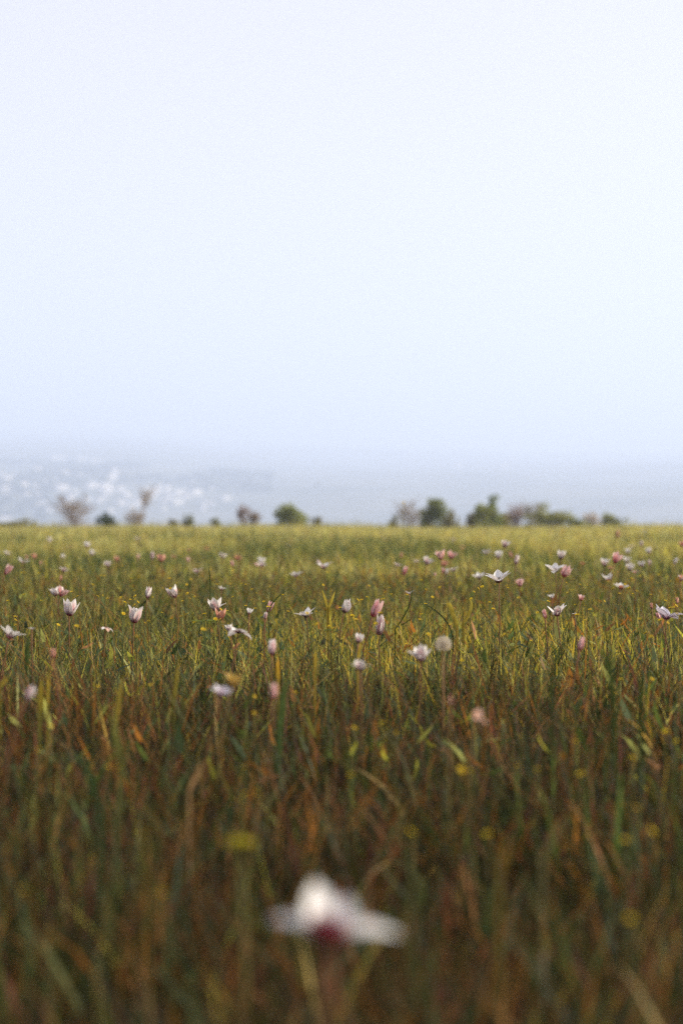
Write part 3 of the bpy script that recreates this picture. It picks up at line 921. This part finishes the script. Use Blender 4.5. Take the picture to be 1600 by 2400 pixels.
blade(1290, 1640, 1370, 1452, 13, DKG, DKG2, 'broad dark green leaf leaning right above the lone bud', d=1.75, bow=-.012)
blade(1500, 1590, 1600, 1552, 18, DKG, DKG2, 'dark flat leaf lying towards the right picture edge', d=1.8)
blade(1430, 1545, 1370, 1550, 12, DKG, DKG2, 'thin dark leaf lying level across the right grass', d=1.85)
blade(235, 1890, 60, 1795, 22, GRN, (0.06, 0.10, 0.045), 'long blurred green leaf bent over to the left, lower left', d=1.35, mid=(195, 1765))
blade(800, 1650, 770, 1520, 12, (0.05, 0.035, 0.02), (0.06, 0.04, 0.02), 'dark brown bent leaf left of the low winged tulip', d=2.0)
blade(1060, 1500, 960, 1400, 4.5, DKG, DKG2, 'thin dark blade slanting up across the thin white tulip', d=3.6, bow=.025)
blade(925, 1475, 965, 1372, 4.5, DKG, DKG2, 'straight dark blade pointing at the thin white tulip', d=3.2, bow=.012)
blade(630, 1460, 690, 1375, 4.5, DKG, DKG2, 'dark slanting blade right of the leaning pink bud', d=3.4, bow=-.02)
blade(493, 1370, 490, 1325, 4, DKG, DKG2, 'short dark upright blade beside the two petalled tulip', d=4.0)
blade(1085, 1460, 1100, 1400, 12, GOLD, (0.44, 0.37, 0.08), 'curled glowing yellow leaf in the lit middle patch', d=3.7, bow=.01)  # sun glow of this and the following yellow leaves is in their colour
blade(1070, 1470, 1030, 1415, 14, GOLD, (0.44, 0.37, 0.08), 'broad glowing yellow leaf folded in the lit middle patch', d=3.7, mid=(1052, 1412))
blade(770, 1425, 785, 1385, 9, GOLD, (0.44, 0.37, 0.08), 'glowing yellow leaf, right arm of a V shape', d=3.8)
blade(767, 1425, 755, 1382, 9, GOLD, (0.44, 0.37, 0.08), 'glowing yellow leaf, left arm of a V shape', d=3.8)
blade(445, 1850, 478, 1782, 12, (0.26, 0.17, 0.11), (0.34, 0.22, 0.14), 'blurred tan dry stalk leaning right, lower left of centre', d=1.5)
blade(1270, 2000, 1330, 1905, 16, (0.16, 0.14, 0.08), (0.22, 0.19, 0.11), 'blurred grey tan stalk leaning right, above the front tulip', d=1.15)
blade(1170, 2040, 1195, 1960, 17, (0.18, 0.12, 0.035), (0.26, 0.16, 0.045), 'blurred ochre leaf above the front tulip at right', d=1.0)
blade(350, 2060, 335, 1900, 16, (0.16, 0.12, 0.035), (0.24, 0.18, 0.05), 'blurred ochre upright leaf left above the front tulip', d=1.05)
blade(940, 2330, 985, 2060, 18, (0.09, 0.075, 0.035), (0.13, 0.11, 0.05), 'blurred olive leaf rising right of the front tulip', d=0.80)

# ------------------------------------------------------------------ low leafy herbs
def herb(px, py, wpx, label, d, n=7, c=(0.17, 0.22, 0.02)):
    W = wpx * d / F
    top = at(px, py, d)
    base = Vector((top.x, top.y, float(zt(top.x, top.y))))
    o = empty('leafy_herb', base); tag(o, label, 'plant', 'low leafy herbs')
    h = top.z - base.z
    mb = MB(); mb.tube([(0, 0, 0), (0.002, 0, h * .6), (0, 0, h)], [.002, .0015, .001], (0.08, 0.10, 0.03), 5); mb.build('stem', M_STEM, o)
    for k in range(n):
        az = 2 * math.pi * k / n + random.uniform(-.3, .3)
        ln = W * random.uniform(.40, .56)
        mb = MB()
        dr = Vector((math.cos(az), math.sin(az), 0)); sd = Vector((-math.sin(az), math.cos(az), 0))
        z1 = random.uniform(-.2, .15)
        rachis = [Vector((0, 0, h)) + dr * ln * u + Vector((0, 0, ln * (.3 * u - .5 * u * u + z1 * u))) for u in np.linspace(0, 1, 7)]
        for i in range(1, 7):
            for s_ in (-1, 1):
                q = rachis[i]; l2 = ln * .34 * (1.15 - i / 8)
                out_ = (dr * .55 + sd * s_).normalized()
                nrm_ = dr * (l2 * .24)
                mb.add([q, q + out_ * l2 * .5 - nrm_, q + out_ * l2 + Vector((0, 0, -.1 * l2)), q + out_ * l2 * .5 + nrm_], [(0, 1, 2, 3)], tuple(np.array(c) * random.uniform(.75, 1.25)))
        mb.tube(rachis, [.0007] * 7, (0.12, 0.14, 0.03), 3)
        mb.build('leaf', M_LEAF, o)
    return o
herb(480, 1455, 90, 'lime green ferny herb under the peach cup tulip', 3.1, 9)
herb(245, 1374, 26, 'small lime herb between the red edged tulip and slim bud', 4.3)
herb(140, 1456, 30, 'lime herb below the tall white cup tulip', 3.1)
herb(287, 1445, 24, 'small lime herb left of the flared crimson striped tulip', 3.2)
herb(775, 1476, 38, 'lime herb left of the white and crimson bud', 2.95)
herb(1580, 1660, 60, 'blurred lime leafy herb at the right picture edge', 1.95, 8)
herb(1590, 1547, 30, 'small lime herb above the dark flat leaf by the edge', 2.3)
herb(818, 1766, 24, 'small blurred lime herb low in the middle', 1.75)
herb(270, 1885, 46, 'blurred yellow green herb low at left', 1.3, 8, (0.22, 0.19, 0.02))
herb(1440, 1720, 26, 'small dull green herb under the slanting stalk flower', 1.9, 7, (0.12, 0.14, 0.03))
# yellow green spurge head in front
d = 0.98
p = at(562, 1968, d); base = Vector((p.x, p.y, float(zt(p.x, p.y))))
o = empty('spurge_plant', base); tag(o, 'large blurred yellow green flower head in the dark front grass', 'plant')
h = p.z - base.z
mb = MB(); mb.tube([(0, 0, 0), (.004, 0, h * .5), (0, 0, h - .008)], [.002, .0018, .0015], (0.12, 0.10, 0.03), 6); mb.build('stem', M_STEM, o)
for k in range(9):
    a = 2.4 * k; r_ = .0095 * math.sqrt(k / 8)
    mb = MB()
    c_ = Vector((math.cos(a) * r_, math.sin(a) * r_, h - r_ * .3))
    mb.tube([(0, 0, h - .012), c_], [.0006, .0006], (0.15, 0.15, 0.03), 3)
    for j in range(5):
        b = 2 * math.pi * j / 5
        e = Vector((math.cos(b), math.sin(b), .35)); s_ = Vector((-math.sin(b), math.cos(b), 0))
        mb.add([c_, c_ + e * .003 + s_ * .002, c_ + e * .005, c_ + e * .003 - s_ * .002], [(0, 1, 2, 3)], (0.42, 0.36, 0.02))
    mb.build('blossom', M_PETAL, o)
# tall stalks that rise over the horizon
def stalk(px, py0, pytop, d, label, c, n, dia, spread):
    a = at(px, py0, d); b = at(px, pytop, d)
    base = Vector((a.x, a.y, float(zt(a.x, a.y))))
    o = empty('flower_stalk', base); tag(o, label, 'plant', 'tall thin stalks over the grass')
    h = b.z - base.z
    mb = MB(); mb.tube([(0, 0, 0), (.004, 0, h * .4), (-.003, 0, h * .75), (0, 0, h)], [.0028, .0022, .0018, .0012], (0.20, 0.19, 0.06), 5); mb.build('stem', M_STEM, o)
    for k in range(n):
        q = Vector((random.uniform(-1, 1) * spread, random.uniform(-1, 1) * spread, h - random.random() * spread * 3))
        mb = MB(); mb.tube([(0, 0, q.z - spread), q], [.0009, .0007], (0.20, 0.19, 0.06), 3)
        for j in range(4):
            b_ = 2 * math.pi * j / 4 + k
            e = Vector((math.cos(b_), math.sin(b_), .3)) * dia * .5; s_ = Vector((-math.sin(b_), math.cos(b_), 0)) * dia * .25
            mb.add([q, q + e * .6 + s_, q + e, q + e * .6 - s_], [(0, 1, 2, 3)], c)
        mb.build('blossom', M_PETAL, o)
stalk(944, 1275, 1174, 9.5, 'tall stalk with a bright yellow top against the bare grey bush', (0.75, 0.58, 0.04), 7, .022, .010)
stalk(1075, 1280, 1206, 8.5, 'thin stalk with cream seed heads over the far green bush', (0.70, 0.66, 0.45), 9, .010, .014)
stalk(1441, 1330, 1244, 6.5, 'pale thin stalk under the pale green shrub', (0.55, 0.52, 0.26), 8, .008, .010)
stalk(1534, 1340, 1280, 6.0, 'pale thin stalk near the bright corner of the field', (0.52, 0.48, 0.22), 7, .008, .010)
stalk(330, 1340, 1262, 6.2, 'brown budded thin stalk right of the far white flower', (0.22, 0.17, 0.08), 7, .008, .010)
stalk(523, 1330, 1262, 6.6, 'brown budded thin stalk above the small red sided tulip', (0.22, 0.17, 0.08), 7, .008, .010)
stalk(656, 1345, 1304, 5.4, 'dark forked seed stalk right of the leaning red lipped tulip', (0.07, 0.05, 0.035), 9, .012, .018)
stalk(905, 1350, 1290, 5.6, 'dark knotted seed stalk left of the slanting stem tulip', (0.07, 0.06, 0.035), 8, .010, .014)
stalk(1095, 1345, 1306, 5.6, 'purplish speckled seed cluster right of the rosy tulips', (0.30, 0.18, 0.16), 14, .010, .024)

# ------------------------------------------------------------------ shrubs and small trees on the far edge of the field
def shrub(px, pyb, w, hgt, label, kind, c, d=86.0, c2=None, lumps=None, name=None, seed=0, twig=(0.25, 0.205, 0.18)):
    r_ = random.Random(int(px * 13 + w + seed)); rn = np.random.default_rng(int(px * 13 + w + seed))
    S = d / F
    W, H = w * S, hgt * S
    b = at(px, pyb, d); base = Vector((b.x, b.y, float(zt(b.x, b.y))))
    H = H + max(0.0, b.z - base.z)
    o = empty(name or ('bare_bush' if kind == 'bare' else 'green_bush'), base)
    tag(o, label, 'tree' if kind == 'baretree' else 'bush', 'bushes along the far edge of the field')
    mb = MB()
    tips = []
    def grow(p, dr, ln, rd, lev):
        q = p + dr * ln
        midp = (p + q) / 2 + Vector((r_.uniform(-1, 1), r_.uniform(-1, 1), 0)) * ln * .06
        mb.tube([p, midp, q], [rd, rd * .82, rd * .6], tuple(np.array(twig) * r_.uniform(.7, 1.3)), 4 if lev < 3 else 3, False)
        if lev >= (1 if kind == 'bare' else 4): tips.append(midp); tips.append(q)
        if lev >= LEV: return
        for k in range(r_.choice((2, 3, 3)) if lev else NB):
            sp = SPREAD * (1.0 if lev else 1.2)
            nd = (dr + Vector((r_.uniform(-1, 1) * sp, r_.uniform(-1, 1) * sp, r_.uniform(-.30, .40)))).normalized()
            grow(p.lerp(q, r_.uniform(.35, 1.0)), nd, (ln if lev or kind == 'green' else FIRST) * r_.uniform(.62, .86), rd * .58, lev + 1)
    if kind == 'green':
        LEV, NB, SPREAD = 2, 5, .6
        grow(Vector((0, 0, -.03)), Vector((0, 0, 1)), H * .34, H * .045, 0)
        mb.build('trunk', M_BARK, o)
        L = lumps or [(0, .5, .5, .5)]
        V, Fc, C = [], [], []
        nl = int(5200 * min(1.6, max(.25, w * hgt / 3500)))
        for (lx, lz, lw, lh) in L:
            cnt = int(nl * (lw * lh) / sum(a_[2] * a_[3] for a_ in L))
            subs = [(rn.normal(0, .36, 3), rn.uniform(.28, .5)) for _ in range(9)]
            for _ in range(cnt):
                sc_, sr = subs[rn.integers(9)]
                v_ = rn.normal(0, 1, 3); v_ /= np.linalg.norm(v_)
                pt = sc_ + v_ * sr * rn.uniform(.45, 1.1)
                fat = .74 if len(L) > 1 else .56
                P = np.array([lx * W + pt[0] * lw * W * fat, pt[1] * lw * W * fat, lz * H * .92 + pt[2] * lh * H * .66])
                if P[2] < 0.02 or (P[2] > .12 * H and rn.random() < .22): P[2] *= rn.uniform(.1, 1.0); P[2] = abs(P[2]) + .02
                e1 = rn.normal(0, 1, 3); e1 /= np.linalg.norm(e1); e2 = np.cross(e1, v_); e2 /= np.linalg.norm(e2) + 1e-6
                s_ = rn.uniform(.03, .065)
                k = len(V)
                V += [P - e1 * s_ , P + e2 * s_ * .5, P + e1 * s_, P - e2 * s_ * .5]
                Fc.append((k, k + 1, k + 2, k + 3))
                cc = np.array(c if (c2 is None or rn.random() > .4) else c2) * rn.uniform(.65, 1.35)
                C += [cc] * 4
        obj('crown', mesh('crown', V, Fc, C, [M_CROWN], None, False), o)
    else:
        LEV = 4 if kind == 'bare' else 5
        NB = 9 if kind == 'bare' else 5
        SPREAD = .75 if kind == 'bare' else .5
        trunk = H * (.07 if kind == 'bare' else .45)
        FIRST = H * (.42 if kind == 'bare' else .26)
        grow(Vector((0, 0, -.03)), Vector((.04, 0, 1)).normalized(), trunk, H * (.022 if kind == 'bare' else .018), 0)
        # fit the grown twigs to the size wanted
        A = np.array([tuple(v_) for v_ in mb.v])
        ex = np.percentile(np.abs(A[:, 0]), 98); ez = np.percentile(A[:, 2], 99)
        A[:, 0] *= (W * .5) / ex; A[:, 1] *= (W * .5) / ex; A[:, 2] *= H / ez
        tt = [Vector((t_.x * W * .5 / ex, t_.y * W * .5 / ex, t_.z * H / ez)) for t_ in tips]
        mb.v = [tuple(v_) for v_ in A]
        mb.build('trunk', M_BARK, o)
        V, Fc, C = [], [], []
        if kind == 'bare':                              # fine twigs fill a low rounded mass
            for _ in range(int(250 * min(2.0, max(.4, w * hgt / 3000)))):
                q_ = rn.normal(0, 1, 3); q_ /= np.linalg.norm(q_); q_ *= rn.uniform(.2, 1.0) ** .6
                tt.append(Vector((q_[0] * W * .46, q_[1] * W * .46, abs(q_[2]) * H * .86 * (1 - .25 * abs(q_[0])) + .03)))
        for t_ in tt:                                   # fine end twigs and a few dry leaves
            for _ in range(2 if kind == 'bare' else 1):
                P = np.array(t_) + rn.normal(0, .06, 3); e1 = rn.normal(0, 1, 3); e1[2] = abs(e1[2]) + .6; e1 /= np.linalg.norm(e1)
                e2 = np.cross(e1, rn.normal(0, 1, 3)); e2 /= np.linalg.norm(e2)
                ln = rn.uniform(.06, .16); k = len(V)
                V += [P - e1 * ln, P + e2 * .008, P + e1 * ln, P - e2 * .008]; Fc.append((k, k + 1, k + 2, k + 3))
                C += [np.array(c) * rn.uniform(.7, 1.3)] * 4
        obj('crown', mesh('crown', V, Fc, C, [M_CROWN], None, False), o)
    return o

G1, G2 = (0.23, 0.26, 0.07), (0.32, 0.35, 0.11)
OL, OL2 = (0.25, 0.25, 0.09), (0.32, 0.29, 0.14)
BR, PU = (0.25, 0.20, 0.16), (0.32, 0.28, 0.255)
PAL_G = (0.32, 0.36, 0.14)
shrub(40, 1233, 95, 22, 'low tangled olive scrub at the left end of the far field', 'green', OL, 84, OL2, [(-.3, .4, .4, .6), (.1, .45, .45, .7), (.4, .3, .3, .5)])
shrub(178, 1233, 88, 72, 'leafless brown twiggy bush, largest bare one at left', 'bare', BR, 86)
shrub(252, 1231, 38, 34, 'small dark green round bush beside the large bare one', 'green', (0.045, 0.065, 0.025), 84, (0.07, 0.10, 0.03), [(0, .48, .85, .8)])
shrub(331, 1232, 56, 92, 'thin leafless tree with a spread pinkish crown before the town', 'baretree', (0.36, 0.32, 0.30), 90, name='bare_tree', twig=(0.32, 0.28, 0.265))
shrub(318, 1232, 44, 40, 'low leafless brush around the foot of the thin tree', 'bare', PU, 87)
shrub(402, 1232, 32, 22, 'low olive brown bush left of the dark small one', 'green', OL2, 86, OL, [(0, .45, .8, .8)])
shrub(441, 1231, 34, 27, 'dark olive small bush below the white town blocks', 'green', (0.085, 0.10, 0.045), 84, OL, [(.12, .5, .6, .8), (-.25, .3, .5, .5)])
shrub(506, 1233, 34, 20, 'pale yellow green low shrub under the end of the town', 'green', (0.24, 0.24, 0.07), 82, (0.20, 0.22, 0.07), [(0, .45, .8, .8)])
shrub(570, 1232, 26, 48, 'narrow brown leafless cone shaped bush', 'bare', (0.22, 0.15, 0.12), 86, seed=3)
shrub(594, 1232, 28, 32, 'smaller reddish brown bare bush beside the cone shaped one', 'bare', BR, 87)
shrub(680, 1232, 86, 62, 'large leafy green bush standing alone in the middle', 'green', G1, 86, G2, [(.12, .66, .50, .52), (-.28, .38, .42, .50), (.20, .32, .50, .48), (-.05, .62, .40, .44)])
shrub(741, 1232, 28, 23, 'small olive bush at the foot of the large lone one', 'green', OL, 85, BR, [(0, .5, .8, .8)])
shrub(925, 1231, 38, 28, 'small olive bush in front of the grey bare one', 'green', (0.13, 0.14, 0.045), 84, OL2, [(0, .48, .85, .8)])
shrub(958, 1232, 78, 62, 'grey leafless bush behind the small olive one', 'bare', PU, 90)
shrub(1012, 1231, 72, 76, 'tall green bush with a leaning top, left of the far clump', 'green', G1, 87, (0.13, 0.16, 0.05), [(-.22, .38, .42, .55), (.05, .62, .50, .52), (.15, .74, .46, .42), (.2, .4, .5, .5)])
shrub(1056, 1231, 46, 42, 'olive brown bush leaning on the tall leaning green one', 'green', OL2, 85, (0.12, 0.13, 0.04), [(0, .45, .85, .8)])
shrub(1103, 1231, 66, 38, 'brownish low bush between the two tall green ones', 'green', (0.13, 0.11, 0.05), 88, OL, [(0, .45, .85, .8)])
shrub(1131, 1231, 50, 60, 'dark green bush beside the pointed one', 'green', G1, 86, G2, [(-.1, .5, .7, .7), (.1, .75, .45, .45)])
shrub(1155, 1231, 44, 80, 'pointed narrow green bush, tallest of the far clump', 'green', (0.19, 0.24, 0.07), 87, (0.27, 0.31, 0.10), [(0, .35, .85, .55), (.02, .58, .6, .5), (.04, .80, .36, .38)])
shrub(1207, 1231, 40, 48, 'maroon brown leafless bush right of the pointed green one', 'bare', (0.24, 0.16, 0.14), 86)
shrub(1180, 1232, 62, 36, 'low olive brush between the pointed and the maroon bush', 'green', OL2, 89, OL, [(0, .45, .85, .8)])
shrub(1245, 1232, 60, 54, 'wispy grey bush behind the broad green one', 'bare', (0.25, 0.23, 0.17), 91)
shrub(1292, 1231, 98, 52, 'broad dome shaped green bush at right of the clump', 'green', (0.23, 0.27, 0.08), 86, OL2, [(-.15, .5, .55, .7), (.2, .48, .5, .66), (0, .35, .8, .5)])
shrub(1352, 1232, 44, 30, 'small fresh green bush right of the broad dome', 'green', G2, 86, (0.14, 0.18, 0.06), [(0, .45, .8, .8)])
shrub(1392, 1232, 50, 30, 'faint grey leafless bush far behind', 'bare', (0.46, 0.42, 0.40), 94)
shrub(1432, 1233, 58, 34, 'pale green low shrub, last on the right', 'green', PAL_G, 84, (0.22, 0.20, 0.10), [(-.1, .5, .6, .8), (.25, .35, .5, .5)])
shrub(1372, 1234, 46, 16, 'low pale brush between the faint grey bush and fresh green one', 'green', PAL_G, 84, OL2, [(0, .45, .85, .8)])

# ------------------------------------------------------------------ the town on the hillside
def on_hill(px, py):
    a, t_ = (px - 800) / F, (YH - py) / F
    ys = np.arange(1520.0, 7000.0, 6.0)
    z = zt(a * ys, ys)
    hit = np.nonzero(z >= HC + t_ * ys)[0]
    y = ys[hit[0]] if len(hit) else 3000.0
    return Vector((a * y, y, float(zt(a * y, y))))

def house(px, py, w, h, label, roof='gable', warm=0.0, d=None):
    p = on_hill(px, py + h / 2)
    S = p.y / F
    W, H = w * S, max(h * S, 4.0)
    D = min(max(W * .6, 9), 16)
    r_ = random.Random(int(px * 3 + py))
    o = empty('house', p - Vector((0, 0, .6))); tag(o, label, 'house', 'houses of the town on the hazy hillside')
    o.rotation_euler = (0, 0, r_.uniform(.6, 1.05))
    tint = (1.0, 1.0 - .05 * warm, 1.0 - .10 * warm)
    wall_h = H * (.78 if roof == 'gable' else .9)
    mb = MB(); mb.box((0, 0, wall_h / 2 - 1.5), (W, D, wall_h + 3), tint); mb.build('wall', M_WALL, o, False)
    mb = MB()
    if roof == 'gable':
        e = .5; z0, z1 = wall_h, H * 1.02
        v = [(-W / 2 - e, -D / 2 - e, z0), (W / 2 + e, -D / 2 - e, z0), (W / 2 + e, D / 2 + e, z0), (-W / 2 - e, D / 2 + e, z0), (-W / 2 - e, 0, z1), (W / 2 + e, 0, z1)]
        mb.add(v, [(0, 1, 5, 4), (2, 3, 4, 5), (0, 4, 3), (1, 2, 5), (3, 2, 1, 0)], (0.66, 0.58, 0.54))
    else:
        mb.box((0, 0, wall_h + .25), (W + .6, D + .6, .5), (0.70, 0.68, 0.66))
        mb.box((W * .2, 0, wall_h + 1.4), (min(3, W * .25), 3, 1.8), (0.72, 0.70, 0.68))
    mb.build('roof', M_ROOF, o, False)
    nx = max(2, min(7, int(W / 4))); nz = max(1, min(4, int(wall_h / 3.2)))
    for i in range(nx):
        for j in range(nz):
            q = obj('window', WINDOW, o)
            q.location = ((i + .5) / nx * W * .9 - W * .45, -D / 2 - .02, (j + .55) / nz * wall_h * .92)
    return o
wm = MB(); wm.box((0, 0, 0), (1.3, .16, 1.5), (1, 1, 1))
WINDOW = mesh('window', wm.v, wm.f, wm.c, [M_PANE], None, False)
for a in [
    (18, 1122, 28, 16, 'big white house high at the left picture edge', 'flat'),
    (14, 1143, 20, 9, 'low white house under the big left edge one', 'gable'),
    (54, 1136, 20, 11, 'pale house right of the big left edge one', 'gable'),
    (84, 1141, 10, 8, 'small grey house left of the white twin blocks', 'gable'),
    (105, 1130, 13, 11, 'left one of two small white twin blocks', 'flat'),
    (120, 1131, 11, 11, 'right one of two small white twin blocks', 'flat'),
    (145, 1143, 30, 14, 'long white house below the twin blocks', 'gable'),
    (124, 1103, 15, 10, 'white house, left of the stepped upper pair', 'flat'),
    (148, 1108, 25, 12, 'white house, right of the stepped upper pair', 'gable'),
    (135, 1073, 42, 6, 'long low building, first of the topmost row', 'flat'),
    (183, 1075, 46, 6, 'long low building, middle of the topmost row', 'flat'),
    (224, 1080, 26, 6, 'short low building, last of the topmost row', 'flat'),
    (178, 1112, 11, 8, 'tiny house right of the stepped upper pair', 'gable'),
    (215, 1137, 28, 13, 'white block, left half of the bright middle row', 'flat'),
    (247, 1137, 28, 12, 'white block, right half of the bright middle row', 'flat'),
    (252, 1151, 26, 14, 'pale house under the bright middle row', 'gable'),
    (268, 1104, 16, 12, 'pinkish white house at the upper right of the slope', 'gable'),
    (258, 1120, 28, 11, 'pale house between upper right house and middle row', 'gable'),
    (44, 1153, 12, 8, 'small dim house low behind the olive scrub', 'gable'),
    (95, 1160, 16, 10, 'grey white house up and left of the large bare bush', 'gable'),
    (7, 1197, 12, 13, 'small bright house low at the left picture edge', 'flat'),
    (12, 1214, 28, 9, 'warm white house just over the scrub at the left edge', 'gable'),
    (232, 1172, 15, 9, 'bright house above the dark round bush', 'gable'),
    (204, 1171, 20, 8, 'low house right of the large bare bush', 'flat'),
    (257, 1197, 14, 9, 'dim house just above the dark round bush', 'gable'),
    (114, 1195, 12, 8, 'dim house left of the large bare bush', 'gable'),
    (281, 1145, 18, 10, 'pale house joining the middle row to the terrace', 'gable'),
    (295, 1159, 14, 18, 'tall narrow white block left of the thin bare tree', 'flat'),
    (284, 1178, 22, 10, 'warm white house below the tall narrow block', 'gable'),
    (306, 1185, 20, 7, 'low pale house behind the thin tree trunk', 'flat'),
    (325, 1179, 22, 9, 'warm house inside the thin tree crown', 'gable'),
    (345, 1147, 20, 10, 'white terrace block, first in the long row', 'flat'),
    (369, 1147, 22, 10, 'white terrace block, second in the long row', 'flat'),
    (391, 1149, 18, 12, 'white terrace block, third in the long row', 'flat'),
    (418, 1153, 34, 13, 'large white block, widest in the long row', 'flat'),
    (458, 1153, 28, 14, 'bright white block ending the long row', 'flat'),
    (492, 1144, 10, 8, 'tiny white house right of the long row', 'gable'),
    (450, 1133, 26, 6, 'faint low building above the end of the long row', 'flat'),
    (384, 1176, 12, 9, 'small white house under the third terrace block', 'gable'),
    (413, 1176, 34, 10, 'long white house under the widest block', 'flat'),
    (438, 1163, 20, 8, 'pale house between the widest block and long lower one', 'gable'),
    (382, 1191, 9, 12, 'narrow dim house low under the terrace', 'flat'),
    (475, 1190, 9, 18, 'slim pale tower like house right of the dark olive bush', 'flat'),
    (527, 1167, 34, 7, 'faint long low building at the end of the town', 'flat'),
    (355, 1163, 22, 8, 'pale house between first terrace block and warm house', 'gable'),
    (166, 1163, 16, 8, 'dim house above the large bare bush', 'gable'),
    (60, 1118, 18, 8, 'faint grey house right of the big left edge house, higher up', 'gable'),
    (88, 1098, 16, 7, 'faint grey house left of the stepped upper pair', 'gable'),
    (1068, 1092, 30, 6, 'very faint far house on the hazy slope above the tall leaning bush', 'flat'),
    (1180, 1094, 22, 6, 'very faint far house above the maroon bush', 'flat'),
    (1200, 1075, 26, 5, 'faintest far long roof high on the right hand slope', 'flat'),
]:
    house(*a)

r2 = random.Random(5)
for band in (1112, 1127, 1141, 1154, 1166, 1180):           # dim small houses strung in rows between the larger ones
    for _ in range(7):
        xx = r2.uniform(0, 300 + (band - 1112) * 3.2)
        house(xx, band + r2.uniform(-3, 3), r2.uniform(10, 18), r2.uniform(6, 8), 'tiny dim house in the hazy rows between larger town houses', r2.choice(('flat', 'gable')))

# wooded patches between the houses: a far mass of trees
mb = MB()
ico = [Vector(v_) for v_ in [(0, 0, 1), (.894, 0, .447), (.276, .851, .447), (-.724, .526, .447), (-.724, -.526, .447), (.276, -.851, .447), (.724, .526, -.447), (-.276, .851, -.447), (-.894, 0, -.447), (-.276, -.851, -.447), (.724, -.526, -.447), (0, 0, -1)]]
icf = [(0, 1, 2), (0, 2, 3), (0, 3, 4), (0, 4, 5), (0, 5, 1), (1, 6, 2), (2, 7, 3), (3, 8, 4), (4, 9, 5), (5, 10, 1), (6, 7, 2), (7, 8, 3), (8, 9, 4), (9, 10, 5), (10, 6, 1), (11, 7, 6), (11, 8, 7), (11, 9, 8), (11, 10, 9), (11, 6, 10)]
for k in range(1500):
    px = random.uniform(-120, 640)
    y = random.uniform(1750, 3300)
    x = (px - 800) / F * y
    if vnoise(x * .006, y * .004, 31) < .44: continue
    z = float(zt(x, y)); s_ = random.uniform(3, 8)
    mb.add([Vector((x, y, z + s_ * .7)) + Vector((v_.x * s_ * random.uniform(.6, 1.2), v_.y * s_ * random.uniform(.6, 1.2), v_.z * s_ * random.uniform(.6, 1.1))) for v_ in ico], icf, tuple(np.array((.07, .09, .05)) * random.uniform(.7, 1.3)))
tag(mb.build('hillside_woods', M_CROWN, None, False), 'dark wooded patches on the hazy hillside around the town', 'woods', kind='stuff')

# ------------------------------------------------------------------ a bird far off in the haze
p = at(742, 1137, 70)
o = empty('bird', p); tag(o, 'tiny dark bird in the pale sky above the lone bush', 'bird')
mb = MB()
mb.tube([(-.07, 0, 0), (-.04, 0, .004), (0, 0, .006), (.035, 0, .006), (.055, 0, .008), (.075, 0, .004)], [.004, .014, .020, .016, .010, .002], (1, 1, 1), 6)
mb.build('body', M_FEATHER, o)
for s_ in (-1, 1):
    mb = MB()
    mb.add([(.03, s_ * .012, .008), (.035, s_ * .07, .03), (.0, s_ * .15, .02), (-.015, s_ * .07, .028), (-.025, s_ * .012, .006)], [(0, 1, 2, 3, 4)], (1, 1, 1))
    mb.build('wing', M_FEATHER, o)
